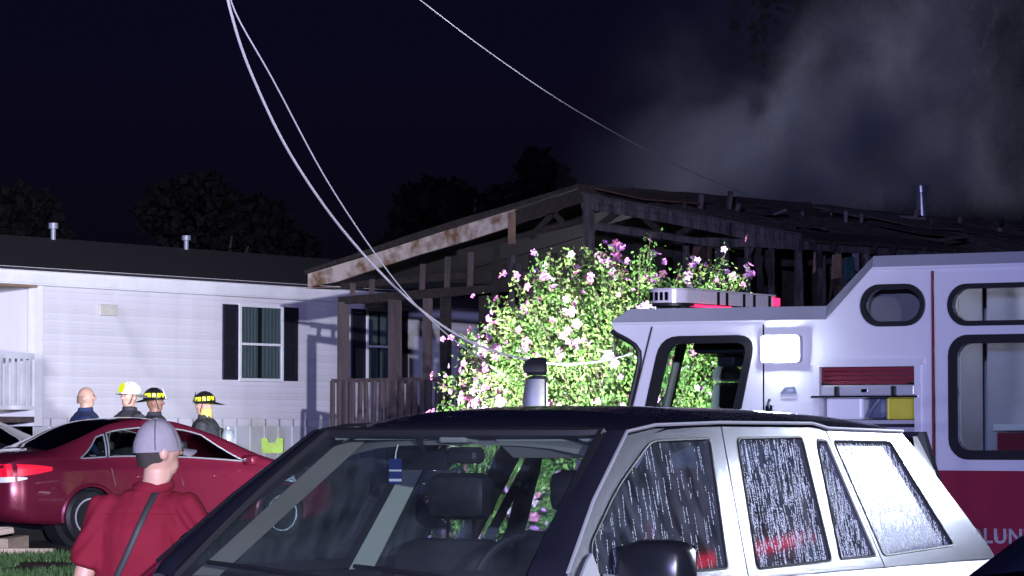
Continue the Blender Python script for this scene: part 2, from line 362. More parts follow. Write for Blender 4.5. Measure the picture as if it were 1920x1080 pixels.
# recessed entry porch at its near end
pw = lbox(LH, 'porch_wall', 'siding_dirty', -6, .80, 1.3, 1.4, 1.8, 4.06)
window(LH, -1.1, -.05, 2.7, 3.95, 3.3, y=1.28, shut=.38)
lbox(LH, 'porch_side_wall', 'siding', .80, .829, .10, 1.3, 1.8, 4.06)
lbox(LH, 'porch_ceiling', 'tan_board', -6, .75, -.1, 1.3, 3.99, 4.028)
lbox(LH, 'porch_floor', 'post_wood', -6, .75, -.05, 1.3, 1.86, 1.95)
rail = lbox(LH, 'railing', 'skirting', -4, .75, -.05, .0, 2.86, 2.95)
lbox(rail, 'bottom_rail', 'trim_white', -4, .75, -.045, -.005, 2.06, 2.12)
for i in range(30): lbox(rail, 'baluster', 'skirting', .70 - i * .135 - .045, .70 - i * .135, -.04, -.01, 2.12, 2.86)
# ------------------------------------------------------------------ burned home
BH = empty('burned_home', (-3.1, 50, 0), math.atan2(-.715, .70), 'burned out gabled home with charred rafters, bare studs and scorched rake board', 'house')
def bar(par, name, m, p, q, w, t, roll=0.0):
    # timber from p to q, w across in the plate plane, t deep
    p = Vector(p); q = Vector(q); d = q - p
    M = Matrix.Translation(p) @ d.to_track_quat('X', 'Z').to_matrix().to_4x4()
    mb = MB(); n = max(2, int(d.length / .35)); vs = []; fs = []
    for i in range(n + 1):
        a = d.length * i / n; jw = w * (1 + rnd.uniform(-.16, .06) if m in ('char', 'char_blue') else 1)
        for sy, sz in ((-t / 2, -jw / 2), (t / 2, -jw / 2), (t / 2, jw / 2), (-t / 2, jw / 2)): vs.append(M @ Vector((a, sy, sz)))
    for i in range(n):
        for j in range(4): fs.append((i * 4 + j, i * 4 + (j + 1) % 4, i * 4 + 4 + (j + 1) % 4, i * 4 + 4 + j))
    fs += [(3, 2, 1, 0), (n * 4, n * 4 + 1, n * 4 + 2, n * 4 + 3)]
    return mb.add(vs, fs).obj(name, m, par)
rk = MB().plate([(-.04, 3.97), (-.04, 4.18), (1.2, 4.38), (2.9, 4.68), (4.56, 4.96), (4.52, 4.72), (3.6, 4.55), (2.4, 4.36), (.63, 4.03)], [], lambda a, b: (a, -.09, b), lambda a, b: (a, -.04, b)).obj('rake_board', 'scorched', BH)
MB().plate([(-.10, 4.18), (1.2, 4.40), (2.9, 4.70), (4.6, 4.98), (5.9, 5.20), (5.9, 5.26), (4.4, 5.02), (3.4, 4.87), (2.2, 4.66), (1.0, 4.43), (-.10, 4.23)], [], lambda a, b: (a, -.12, b), lambda a, b: (a, 1.4, b)).obj('roof_edge', 'char', BH)
MB().box(-.10, .62, -.085, .5, 3.95, 3.965).obj('eave_return', 'scorched', BH)
bar(BH, 'top_chord', 'char', (4.5, -.05, 4.83), (5.95, -.05, 5.10), .22, .05)
tcr = MB() # charred right chord with deep alligator checks
n = 46
for i in range(n):
    u0 = i / n; u1 = (i + .86) / n; dz = rnd.uniform(-.012, .012)
    f = lambda u: (5.92 + 4.1 * u, 5.02 - .78 * u + (.03 * math.sin(u * 3.1)))
    for lo, hi in ((-.11, -.005), (.0, .10)):
        (xa, za), (xb, zb) = f(u0), f(u1); yy = -.06 + rnd.uniform(-.014, .01)
        tcr.add([(xa, yy, za + lo), (xb, yy, zb + lo), (xb, yy, zb + hi), (xa, yy, za + hi), (xa, .0, za + lo), (xb, .0, zb + lo), (xb, .0, zb + hi), (xa, .0, za + hi)], [(0, 1, 2, 3), (0, 4, 5, 1), (1, 5, 6, 2), (2, 6, 7, 3), (3, 7, 4, 0), (4, 7, 6, 5)])
tcr.obj('top_chord', 'char_blue', BH)
bar(BH, 'chord_edge', 'ash', (5.92, -.08, 5.135), (8.9, -.08, 4.57), .022, .03); bar(BH, 'chord_edge', 'ash', (8.9, -.08, 4.57), (10.05, -.08, 4.36), .022, .03)
bar(BH, 'bottom_chord', 'char_blue', (6.2, -.04, 4.64), (8.2, -.04, 4.34), .10, .05); bar(BH, 'bottom_chord', 'char_blue', (8.2, -.04, 4.34), (10.0, -.04, 4.22), .12, .05)
bar(BH, 'chord_edge', 'ash', (6.25, -.07, 4.69), (8.1, -.07, 4.395), .016, .02)
bar(BH, 'bottom_chord', 'char', (3.3, -.02, 4.38), (5.9, -.02, 4.74), .08, .05)
bar(BH, 'king_post', 'char_blue', (6.02, -.02, 4.2), (6.02, -.02, 5.08), .16, .10)
bar(BH, 'gable_post', 'tan_board', (4.53, -.10, 4.46), (4.53, -.10, 4.92), .11, .05)
for xa, za, xb, zb in ((6.2, 4.66, 6.7, 4.9), (6.9, 4.85, 7.4, 4.5), (7.7, 4.45, 8.1, 4.6), (4.8, 4.55, 5.3, 4.9), (5.5, 4.7, 5.2, 4.95)):
    bar(BH, 'truss_web', 'char', (xa, .02, za), (xb, .02, zb), .09, .04)
# porch framing
bar(BH, 'header', 'char', (.62, 0, 3.74), (5.6, 0, 3.86), .13, .09)
bar(BH, 'header', 'char', (.62, .04, 3.97), (3.6, .04, 4.05), .10, .06)
for x, w, m in ((.70, .17, 'post_wood'), (1.90, .20, 'post_wood'), (2.60, .11, 'post_wood'), (3.02, .15, 'char'), (3.9, .2, 'char'), (4.7, .14, 'char')):
    bar(BH, 'porch_post', m, (x, 0, 1.6), (x + rnd.uniform(-.03, .03), 0, 3.72), w, .10)
for x, zt in ((.92, 4.0), (1.36, 4.05), (2.50, 4.24), (3.05, 4.33), (3.55, 4.38), (4.1, 4.5)):
    bar(BH, 'stud', 'post_wood' if x < 3.8 else 'char', (x, -.01, 3.80), (x + .02, -.01, zt), .075, .05)
lbox(BH, 'porch_floor', 'char', .5, 4.2, -.05, 2.4, 1.55, 1.66)
rl = lbox(BH, 'railing', 'post_wood', .52, 4.3, -.09, -.02, 2.47, 2.53)
lbox(rl, 'bottom_rail', 'post_wood', .52, 4.3, -.075, -.03, 1.72, 1.78)
for i in range(24):
    x = .58 + i * .158; MB().rbox(-.04, .04, -.022, .022, 0, .72, .008).obj('baluster', 'post_wood', rl, loc=(x, -.115, 1.78), rot=(0, rnd.gauss(0, .025), rnd.gauss(0, .1)))
# gable wall studs, most of them behind the shrub
for i in range(15):
    x = 4.0 + i * .42 + rnd.uniform(-.05, .05); bar(BH, 'stud', rnd.choice(['char', 'char_blue', 'char']), (x, .03, 1.6), (x + rnd.uniform(-.05, .05), .03, 4.3), rnd.uniform(.06, .11), .05)
lbox(BH, 'sheathing', 'tan_board', 8.13, 8.3, .05, .07, 4.02, 4.26); lbox(BH, 'sheathing', 'ash', 8.38, 8.62, .05, .07, 3.96, 4.24)
MB().plate([(4.2, 1.6), (4.2, 4.2), (6, 4.1), (7, 4.25), (9.9, 4.2), (9.9, 1.6)], [], lambda a, b: (a, 2.6, b), lambda a, b: (a, 2.7, b)).obj('inner_wall', 'char', BH)
MB().plate([(0, 1.6), (0, 4.0), (9, 4.2), (9, 1.6)], [], lambda a, b: (4.25, a + .3, b), lambda a, b: (4.35, a + .3, b)).obj('inner_wall', 'char', BH)
# long side wall right of the gable corner: bare studs, rags of siding, dark room behind
SX = 9.95
bar(BH, 'top_plate', 'char_blue', (SX, 0, 4.22), (SX, 9.2, 4.18), .12, .10)
for i in range(26):
    y = .08 + i * .35 + rnd.uniform(-.06, .06); lean = rnd.uniform(-.07, .07)
    bar(BH, 'stud', rnd.choice(['char_blue', 'char', 'char_blue', 'post_wood']), (SX, y, 1.6), (SX + rnd.uniform(-.03, .03), y + lean, 4.18), rnd.uniform(.05, .10), .06)
for y, z0, z1, w, m in ((.20, 3.85, 4.14, .05, 'tan_board'), (.66, 3.78, 4.13, .20, 'tan_board'), (.93, 3.78, 4.10, .20, 'teal_cloth'), (.72, 3.2, 3.72, .12, 'brown_board'), (.98, 3.3, 3.7, .10, 'brown_board'), (.4, 3.4, 4.1, .06, 'ash'), (1.5, 3.7, 4.1, .2, 'ash')):
    MB().plate([(y - w / 2, z0), (y + w / 2, z0 + .03), (y + w / 2 - .01, z1), (y - w / 2 + .02, z1 - .02)], [], lambda a, b: (SX + .08, a, b), lambda a, b: (SX + .10, a, b)).obj('siding_rag', m, BH)
MB().plate([(0.1, 1.6), (.1, 4.1), (4, 3.9), (9, 4.1), (9, 1.6)], [], lambda a, b: (8.0, a, b), lambda a, b: (8.1, a, b)).obj('inner_wall', 'char', BH)
# ragged strips of charred felt and siding hanging from the framing
for i in range(46):
    on_side = i % 2; a = rnd.uniform(.2, 5) if on_side else rnd.uniform(4.2, 9.8); zt = rnd.uniform(3.9, 4.2) if on_side or a < 6 else rnd.uniform(4.1, 4.35); l = rnd.uniform(.12, .7); w = rnd.uniform(.04, .16); k = rnd.uniform(-.08, .08)
    q = [(a, zt), (a + w, zt - .01), (a + w * rnd.uniform(.6, 1.1) + k * .5, zt - l * .5), (a + w * rnd.uniform(.3, .8) + k, zt - l), (a + k * .9, zt - l * rnd.uniform(.6, .9)), (a - w * .1 + k * .4, zt - l * .4)]
    f0 = (lambda o: (lambda u, v: (SX + .06 + o + .03 * math.sin(v * 9), u, v))) if on_side else (lambda o: (lambda u, v: (u, -.03 - o + .03 * math.sin(v * 9), v)))
    MB().plate(q, [], f0(0), f0(.008)).obj('hanging_rag', rnd.choice(['char', 'char_blue', 'ash', 'brown_board', 'char']), BH)
MB().plate([(0, 1.5), (10, 1.5), (10, 4.2), (5.9, 5.02), (0, 4.1)], [], lambda a, b: (a, 11.4, b), lambda a, b: (a, 11.5, b)).obj('rear_wall', 'char', BH)
MB().plate([(4.3, 4.05), (9.9, 4.05), (5.9, 4.98), (4.6, 4.76)], [], lambda a, b: (a, 1.6, b), lambda a, b: (a, 1.66, b)).obj('attic_panel', 'char', BH)
# what is left of the roof: ridge beam, rafters, rags of decking
bar(BH, 'ridge_beam', 'char', (5.9, -.05, 5.16), (5.9, 5.0, 5.15), .2, .08); bar(BH, 'ridge_beam', 'char', (5.9, 5.0, 5.13), (5.95, 12.0, 5.0), .2, .08)
def slope(x): return 5.2 - (x - 5.9) * .214
for i in range(24):
    y = .5 + i * .45; e = rnd.choice([10.1, 10.1, 9.2, 8.0, 10.1]); s0 = 6.0 if rnd.random() < .6 else rnd.uniform(6.5, 8)
    bar(BH, 'rafter', 'char', (s0, y, slope(s0) - .08), (e, y + rnd.uniform(-.1, .1), slope(e) - .08), .13, .05)
for i in range(13): # rafter stubs standing up out of the burnt deck
    y = .8 + i * .62; x = rnd.uniform(6.2, 8.2); bar(BH, 'rafter_stub', rnd.choice(['char', 'char_blue', 'post_wood']), (x, y, slope(x) - .2), (x + rnd.uniform(-.1, .1), y + rnd.uniform(-.1, .1), slope(x) + rnd.uniform(.02, .16)), .07, .05)
for i in range(9):
    for j in range(4):
        if (i, j) in ((2, 1), (4, 2), (5, 0), (3, 3), (7, 2), (6, 0), (8, 1)): continue
        x0 = 6.0 + j * 1.03; y0 = .1 + i * 1.2; q = [(x0 + rnd.uniform(0, .12), y0), (x0 + 1.0, y0 + rnd.uniform(0, .1)), (x0 + 1.0, y0 + 1.17), (x0 + rnd.uniform(0, .3), y0 + 1.15)]
        sag = rnd.uniform(-.22, .05)
        MB().plate(q, [], lambda a, b: (a, b, slope(a) + .02 + sag * (.3 + .7 * rnd.random())), lambda a, b: (a, b, slope(a) - .01 + sag)).obj('deck_panel', 'brown_board' if (i == 0 and j < 2) else rnd.choice(['char', 'char', 'ash']), BH)
for i in range(8):
    y0 = 1.3 + i * 1.2; MB().plate([(.0, y0), (5.8, y0 + .03), (5.8, y0 + 1.17), (.0, y0 + 1.15)], [], lambda a, b: (a, b, 4.2 + a * .168), lambda a, b: (a, b, 4.14 + a * .168)).obj('deck_panel', 'char', BH)
for i in range(16): # loose charred debris along the roof
    y = rnd.uniform(.3, 10); x = rnd.uniform(6.5, 10); a = rnd.uniform(0, 3.1); l = rnd.uniform(.25, .7); z = slope(x) + .05
    bar(BH, 'debris', rnd.choice(['char', 'char', 'char_blue']), (x, y, z), (x + math.cos(a) * l * .5, y + math.sin(a) * l, z + rnd.uniform(-.06, .10)), .035, .03)
fl = MB().lathe([(.065, 4.95), (.065, 5.12), (.09, 5.13), (.085, 5.2), (.085, 5.56), (.125, 5.57), (.13, 5.68), (.10, 5.70), (.02, 5.71)], 16, Matrix.Translation((5.95, 8.05, 0.0)) @ Matrix.Rotation(R(-3), 4, 'Y')).obj('flue_pipe', 'galv', BH, smooth=True)
mst = MB().tube([(6.3, 10.8, 4.95), (6.32, 10.8, 5.10), (6.6, 10.9, 5.12)], .05, 8); mst.tube([(6.45, 10.85, 5.12), (6.5, 10.9, 5.4), (6.7, 11.0, 5.7)], .012, 6); mst.obj('service_mast', 'galv', BH, smooth=True)
# ------------------------------------------------------------------ flowering shrub
def LEAF(name, col, trans):
    m = P(name, col, .45, var=.35, vscale=2.5, spec=.3); nt = m.node_tree; b = nt.nodes['Principled BSDF']; o = nt.nodes['Material Output']
    t = nt.nodes.new('ShaderNodeBsdfTranslucent'); t.inputs[0].default_value = (*trans, 1); mx = nt.nodes.new('ShaderNodeMixShader'); mx.inputs[0].default_value = .3
    nt.links.new(b.outputs[0], mx.inputs[1]); nt.links.new(t.outputs[0], mx.inputs[2]); nt.links.new(mx.outputs[0], o.inputs[0]); return m
LEAF('leaf_a', (.12, .21, .06), (.17, .31, .05)); LEAF('leaf_b', (.18, .26, .075), (.20, .33, .06)); LEAF('leaf_c', (.07, .17, .035), (.13, .28, .03))
LEAF('petal_lilac', (.46, .17, .50), (.45, .15, .45)); LEAF('petal_pink', (.58, .18, .36), (.5, .15, .3)); LEAF('petal_pale', (.62, .42, .58), (.5, .35, .48))
P('pistil', (.6, .5, .2), .6)
SH = empty('flowering_shrub', (1.33, 36.6, gz(36.6)), 0, 'tall green shrub covered in pink and lilac blossoms behind the fire engine', 'shrub')
g = np.random.default_rng(21)
stems = MB(); LP = []; tips = []; LM = []
def dome(a, e): # reach of the crown for azimuth a, elevation e
    base = np.array([math.cos(a) * max(0, math.cos(e)) ** .68 * 2.06, math.sin(a) * math.cos(e) * 1.3, .95 + math.sin(e) * 2.45])
    n = mnoise.noise(Vector((math.cos(a) * 1.7, math.sin(a) * 1.7, e * 1.6))); return base * np.array([1 + .18 * n, 1 + .18 * n, 1 + .09 * n])
for i in range(820):
    a = g.uniform(0, 2 * math.pi); e = math.asin(g.uniform(-.32, 1.0)); tip = dome(a, e) * g.uniform(.86, 1.06)
    if g.random() < .07: tip = tip * np.array([1.09, 1.09, 1.03])
    root = np.array([g.normal(0, .14), g.normal(0, .14), 0]); mid = root * .5 + tip * .5 + np.array([0, 0, .35]); mid[:2] *= .75
    pts = [(1 - t) ** 2 * root + 2 * t * (1 - t) * mid + t * t * tip for t in np.linspace(0, 1, 8)]
    droop = g.uniform(0, .16); pts[-1] = pts[-1] - [0, 0, droop * .6]
    stems.tube([tuple(p) for p in pts], [.022 - .0025 * k for k in range(8)], 4, cap=False)
    tips.append(pts[-1]); cm = g.choice([0, 0, 1, 1, 2])
    for k in range(int(g.uniform(130, 180))):
        t = 1 - abs(g.normal(0, .26)); t = min(max(t, .12), 1.0) * 7; i0 = min(int(t), 6); p = pts[i0] * (1 - t + i0) + pts[i0 + 1] * (t - i0)
        LP.append(p + g.normal(0, .055, 3)); LM.append(cm if g.random() < .7 else g.integers(0, 3))
stems.obj('stems', 'bark', SH, fix=False)
link('foliage', leaf_mesh(np.array(LP), None, .054, g, 'foliage', ['leaf_a', 'leaf_b', 'leaf_c'], .5, hang=.35, midx=np.array(LM)), SH)
def blossom_mesh(name, m):
    mb = MB()
    for k in range(5):
        a = 2 * math.pi * k / 5; c, s = math.cos(a), math.sin(a); f = lambda x, y, z: (x * c - y * s, x * s + y * c, z)
        mb.add([f(0, 0, 0), f(.025, -.022, .018), f(.052, -.015, .020), f(.058, .004, .012), f(.048, .020, .024), f(.022, .022, .02)], [(0, 1, 2, 3), (0, 3, 4, 5)])
    mb.cur = 1; mb.tube([(0, 0, 0), (0, 0, .035)], [.006, .004], 5)
    return mb.mesh(name, [m, 'pistil'], fix=False)
bms = [blossom_mesh('blossom', m) for m in ('petal_lilac', 'petal_pink', 'petal_pale')]
# blossoms sit in loose clusters on the outer shoots, most of them on the sides in view
nb = 0; order = list(range(len(tips))); g.shuffle(order)
for i in order:
    if nb >= 285: break
    t = tips[i]
    if t[1] > .2 and t[2] < 2.9: continue
    if g.random() < .25: continue
    for k in range(int(g.integers(1, 5))):
        p = t + g.normal(0, .06, 3) + np.array([t[0], t[1], .3]) / (np.linalg.norm(t) + .1) * .10; d = Vector((t[0] * .5 + g.normal(0, .4), t[1] * .4 - .8 + g.normal(0, .4), .35 + g.normal(0, .4)))
        q = d.to_track_quat('Z', 'Y').to_euler(); o = link('blossom', bms[g.choice([0, 0, 1, 1, 2])], SH, loc=tuple(p), rot=(q.x, q.y, q.z)); s = g.uniform(.75, 1.2); o.scale = (s, s, s); nb += 1

# the many smaller blossoms between them, too many to pick apart
bl = MB()
for i in order:
    t = tips[i]
    if t[1] > .5 and t[2] < 2.9: continue
    if g.random() < .45: continue
    p = Vector(t + g.normal(0, .09, 3) + np.array([t[0], t[1], .3]) / (np.linalg.norm(t) + .1) * .07); d = Vector((t[0] * .5 + g.normal(0, .5), t[1] * .4 - .7 + g.normal(0, .5), .3 + g.normal(0, .5))); q = d.to_track_quat('Z', 'Y').to_matrix() * g.uniform(.45, .85)
    bl.cur = int(g.choice([0, 0, 1, 1, 2])); me_ = bms[0]; bl.add([p + q @ v.co for v in me_.vertices], [tuple(f.vertices) for f in me_.polygons])
o = bl.obj('blossoms', ['petal_lilac', 'petal_pink', 'petal_pale'], SH, fix=False); o['kind'] = 'stuff'

# ------------------------------------------------------------------ sagging cables
def sag(p, q, s, n=26):
    p = Vector(p); q = Vector(q); return [p.lerp(q, i / n) - Vector((0, 0, s * 4 * (i / n) * (1 - i / n))) for i in range(n + 1)]
def px(u, v, Y): # a place seen at u,v of the photograph, Y metres out
    t = math.atan(265 / 6000); z = (540 - v) / 6000; k = Y / (math.cos(t) - z * math.sin(t)); return Vector(((u - 960) / 6000 * k, Y, 1.75 + k * (math.sin(t) + z * math.cos(t))))
def cable(name, pts, r, label):
    # smooth through the given places
    P_ = [Vector(p) for p in pts]; out = []
    for i in range(len(P_) - 1):
        a, b, c, d = P_[max(i - 1, 0)], P_[i], P_[i + 1], P_[min(i + 2, len(P_) - 1)]
        for k in range(8):
            t = k / 8; out.append(.5 * ((2 * b) + (c - a) * t + (2 * a - 5 * b + 4 * c - d) * t * t + (3 * b - a - 3 * c + d) * t ** 3))
    out.append(P_[-1]); mb = MB(); mb.tube(out, r, 6)
    if False: # second strand wound round the first
        tw = [p + Vector((math.cos(i * .9) * r * 1.3, 0, math.sin(i * .9) * r * 1.3)) for i, p in enumerate(out)]; mb.tube(tw, r * .75, 6)
    return tag(mb.obj(name, 'cable_dim' if 'dim' in label else 'cable', smooth=True), label, 'cable', 'fallen service cables')
cable('overhead_cable', [px(418, -60, 24), px(432, 20, 24.3), px(470, 135, 25), px(545, 290, 26.2), px(650, 440, 27.8), px(770, 565, 29.6), px(880, 640, 31.2), px(990, 675, 32.6), px(1070, 682, 33.4), px(1140, 674, 34.0), px(1185, 662, 34.4)], .0115, 'thick pale cable sagging from top left down in front of the shrub')
cable('overhead_cable', [px(421, -60, 24.1), px(440, 20, 24.4), px(512, 150, 25.2), px(620, 350, 26.8), px(740, 525, 28.8), px(830, 620, 30.4), px(905, 675, 32.0), px(925, 690, 33.4), px(945, 705, 34.4)], .0062, 'thin pale cable ending in the left side of the shrub')
cable('overhead_cable', [px(760, -22, 36), px(900, 85, 38), px(1050, 188, 40.5), px(1200, 275, 43), px(1310, 328, 45), px(1400, 364, 46.6)], .0065, 'dim single cable running from the top down to the burned roof')
# ------------------------------------------------------------------ fire engine
P('truck_white', (.70, .69, .74), .28, var=.03, vscale=1.5, coat=.6)
P('truck_red', (.28, .026, .055), .25, var=.06, vscale=2, coat=.7)
P('roof_grey', (.36, .37, .42), .45, var=.06, vscale=2)
P('rubber', (.010, .010, .013), .5); P('black_plastic', (.010, .011, .016), .28, bump=.03, bscale=8)
P('chrome', (.85, .85, .88), .08, 1.0); P('alu', (.58, .58, .63), .4, .35, var=.08, vscale=10, stretch=(.2, 1, 1))
P('mirror_glass', (.75, .85, .85), .02, 1.0); P('lens', (.62, .58, .62), .15, 0, var=.12, vscale=30)
P('bin_white', (.85, .86, .9), .4); P('yellow_case', (.62, .56, .06), .45, var=.15, vscale=5); P('grey_pack', (.12, .14, .22), .6, var=.3, vscale=6)
P('slat_red', (.20, .03, .045), .35, coat=.3); P('inside_grey', (.50, .48, .52), .6, var=.1, vscale=2); P('inside_tan', (.55, .44, .46), .7, var=.1, vscale=3)
P('seat_dark', (.02, .02, .026), .7); P('letter_silver', (.72, .72, .74), .35, .5)
EMIT('lamp_white', (.82, .93, 1.0), 150.0); EMIT('lamp_red', (1.0, .02, .10), 3.0); EMIT('lamp_red_side', (1.0, .01, .08), 5.0)
FT = empty('fire_engine', (1.1367, 31, 0), R(-32), 'white over maroon fire engine with raised crew roof and a blazing side lamp', 'fire engine')
def sp(outer, holes=(), y0=0.0, y1=.05): return MB().plate(outer, holes, lambda a, b: (a, y0, b), lambda a, b: (a, y1, b))
gk = [(-.19, 2.705), (-.14, 2.67), (-.02, 2.615), (.07, 2.56), (.115, 2.50), (.12, 2.42), (.09, 2.28), (0, 1.96), (-.10, 1.58), (-.17, 1.46)]
win_in = rpoly([(.45, 2.57), (1.30, 2.57), (1.115, 1.84), (.245, 1.84)], .13); win_out = rpoly([(.355, 2.645), (1.39, 2.645), (1.19, 1.77), (.13, 1.77)], .2)
wi_mid = rpoly([(.40, 2.61), (1.345, 2.61), (1.15, 1.80), (.19, 1.80)], .16)
cab = sp([(-.19, 2.79)] + gk + [(-.30, 1.42), (-.42, 1.40), (1.47, 1.40), (1.47, 2.78)], [wi_mid], .012, .06).obj('cab_side', 'truck_white', FT)
door = sp([(.275, 2.73), (.05, 1.96), (-.085, 1.45), (1.453, 1.45), (1.453, 2.735)], [wi_mid], -.006, .011).obj('door', 'truck_white', FT)
sp(win_out, [win_in], -.02, .03).obj('window_gasket', 'rubber', door); sp(wi_mid, [], .02, .026).obj('window_pane', 'clear', door)
MB().tube([(.26, -.012, 2.74), (.035, -.012, 1.96), (-.10, -.012, 1.45)], .008, 6).obj('door_seal', 'rubber', door)
hd = MB().rbox(1.50, 1.58, -.05, .01, 1.90, 1.98, .015); hd.tube([(1.54, -.04, 1.94), (1.54, -.06, 1.99), (1.54, -.03, 2.03)], .014, 6); hd.obj('door_handle', 'chrome', FT, smooth=True)
ov1 = rrect(2.53, 3.09, 2.745, 3.045, .15, 8); ov1o = rrect(2.485, 3.135, 2.70, 3.09, .195, 8); ov2 = rrect(3.42, 4.60, 2.735, 3.03, .147, 8); ov2o = rrect(3.37, 4.65, 2.69, 3.075, .19, 8)
bw = rrect(3.46, 4.60, 1.56, 2.53, .12, 6); bwo = rrect(3.375, 4.68, 1.475, 2.61, .19, 6); so = [(2.06, 1.45), (3.03, 1.45), (3.03, 2.33), (2.06, 2.33)]
box = sp([(1.47, 1.40), (9.2, 1.40), (9.2, 3.25), (2.60, 3.25), (2.12, 2.775), (1.47, 2.78)], [ov1, ov2, bw, so], 0, .06).obj('body_side', 'truck_white', FT)
sp([(3.25, 1.42), (4.9, 1.42), (4.9, 3.19), (3.25, 3.19)], [ov2, bw], -.022, -.002).obj('crew_door', 'truck_white', FT)
for nm, a, b in (('oval_window', ov1o, ov1), ('oval_window', ov2o, ov2), ('crew_window', bwo, bw)):
    yy = -.035 if nm == 'oval_window' and a is ov1o else -.05
    w = sp(a, [b], yy, .03).obj(nm, 'rubber', FT); sp(b, [], .0, .006).obj('pane', 'pane', w)
MB().box(3.205, 3.222, -.03, 0, 1.40, 3.2).obj('door_post_trim', 'truck_red', FT); MB().tube([(3.236, -.03, 1.41), (3.236, -.03, 3.2)], .011, 8).obj('door_hinge', 'chrome', FT)
MB().box(1.453, 1.468, -.004, .01, 1.4, 2.74).obj('cab_seam', 'chrome', FT)
sp([(-.55, .45), (9.2, .45), (9.2, 1.375), (-.50, 1.375)], [], .004, .06).obj('lower_body', 'truck_red', FT)
MB().box(-.5, 9.2, -.012, .03, 1.376, 1.399).obj('trim_strip', 'truck_white', FT)
MB().box(-.19, 1.46, -.012, .02, 2.765, 2.785).obj('drip_rail', 'truck_white', FT); MB().box(2.62, 9.2, -.02, .02, 3.225, 3.25).obj('drip_rail', 'truck_white', FT)
# roof with bevelled edge
lo = [(-.20, 2.79), (2.12, 2.775), (2.60, 3.25), (9.2, 3.25)]; hi = [(-.05, 2.92), (2.08, 2.905), (2.57, 3.36), (9.2, 3.36)]
rf = MB(); W = 2.45
for i in range(3):
    a, b, c, d = lo[i], lo[i + 1], hi[i + 1], hi[i]
    rf.add([(a[0], -.015, a[1]), (b[0], -.015, b[1]), (c[0], .09, c[1]), (d[0], .09, d[1])], [(0, 1, 2, 3)])
    rf.add([(d[0], .09, d[1]), (c[0], .09, c[1]), (c[0], W - .09, c[1]), (d[0], W - .09, d[1])], [(0, 1, 2, 3)])
    rf.add([(a[0], W + .015, a[1]), (b[0], W + .015, b[1]), (c[0], W - .09, c[1]), (d[0], W - .09, d[1])], [(3, 2, 1, 0)])
    rf.add([(a[0], -.015, a[1]), (b[0], -.015, b[1]), (b[0], W + .015, b[1]), (a[0], W + .015, a[1])], [(3, 2, 1, 0)])
rf.add([(-.20, -.015, 2.79), (-.05, .09, 2.92), (-.05, W - .09, 2.92), (-.20, W + .015, 2.79)], [(0, 1, 2, 3)])
rf.obj('roof', 'roof_grey', FT)
# wrap-round windscreen
def ws(u, v):
    z = 2.70 - 1.24 * v; sg = interp(z, [p[1] for p in reversed(gk)], [p[0] for p in reversed(gk)]); b = interp(z, [1.46, 1.96, 2.70], [-.58, -.47, -.285])
    y = u * W; e = min(y, W - y) / .32
    s = b if e >= 1 else b + (sg - b) * (1 - math.sin(e * math.pi / 2)) ** 1.4
    return (s - .06 * math.sin(u * math.pi), y + .0, z)
MB().grid(60, 14, ws).obj('windscreen', 'clear', FT, smooth=True)
for sy in (.0, W): MB().tube([(a, sy + (-.01 if sy == 0 else .01), b) for a, b in gk], .026, 8).obj('windscreen_gasket', 'rubber', FT, smooth=True)
MB().tube([(-.285 - .05, 1.66, 2.70), (-.53, 1.66, 1.96), (-.62, 1.66, 1.46)], .055, 8, flat=.7).obj('windscreen_post', 'inside_grey', FT)
MB().tube([(-.32, 1.80, 2.70), (-.50, 1.80, 1.96), (-.60, 1.80, 1.46)], .03, 8).obj('windscreen_post', 'rubber', FT)
fr = MB(); fr.add([(-.19, 0, 2.79), (-.19, W, 2.79), (-.30, W - .3, 2.70), (-.30, .3, 2.70)], [(0, 1, 2, 3)]); fr.box(-.62, -.5, 0.02, W - .02, .5, 1.45); fr.obj('front_panel', 'truck_white', FT)
MB().rbox(-.95, -.6, -.05, W + .05, .45, .8, .05).obj('bumper', 'chrome', FT)
for y in (.35, 2.1): MB().rbox(-.66, -.60, y - .16, y + .16, .95, 1.2, .03).obj('headlight', 'lens', FT)
MB().rbox(-.70, -.62, .02, .30, 1.46, 1.62, .03).obj('driving_light', 'lamp_red', FT) if False else None
# far flank (with its own door window) and inner walls
sp([(-.19, 2.78)] + gk + [(-.42, 1.40), (-.5, 1.38), (-.5, .5), (9.2, .5), (9.2, 3.25), (2.60, 3.25), (2.12, 2.775)], [wi_mid], W - .05, W).obj('far_side', 'truck_white', FT)
sp(win_out, [win_in], W - .08, W + .02).obj('window_gasket', 'rubber', FT)
lbox(FT, 'bulkhead', 'inside_grey', 1.50, 1.54, .08, W - .06, .6, 2.7); lbox(FT, 'cab_ceiling', 'seat_dark', -.15, 1.5, .08, W - .08, 2.66, 2.70); lbox(FT, 'dashboard', 'seat_dark', -.45, .1, .1, W - .1, 1.40, 1.62, .05)
for y in (.35, 1.6): MB().rbox(.95, 1.15, y, y + .5, 1.0, 1.86, .06).rbox(1.0, 1.12, y + .12, y + .38, 1.86, 2.02, .05).obj('cab_seat', 'seat_dark', FT)
swh = MB().tube([(.10 + .10 * math.sin(a), .62 + .23 * math.cos(a), 1.72 + .20 * math.sin(a)) for a in [i * math.pi / 10 for i in range(20)]], .016, 6, closed=True); swh.obj('steering_wheel', 'rubber', FT, smooth=True)
MB().rbox(.2, 1.45, .9, 2.3, 2.50, 2.66, .04).rbox(.15, .35, 1.5, 1.75, 2.38, 2.5, .03).obj('radio_console', 'seat_dark', FT)
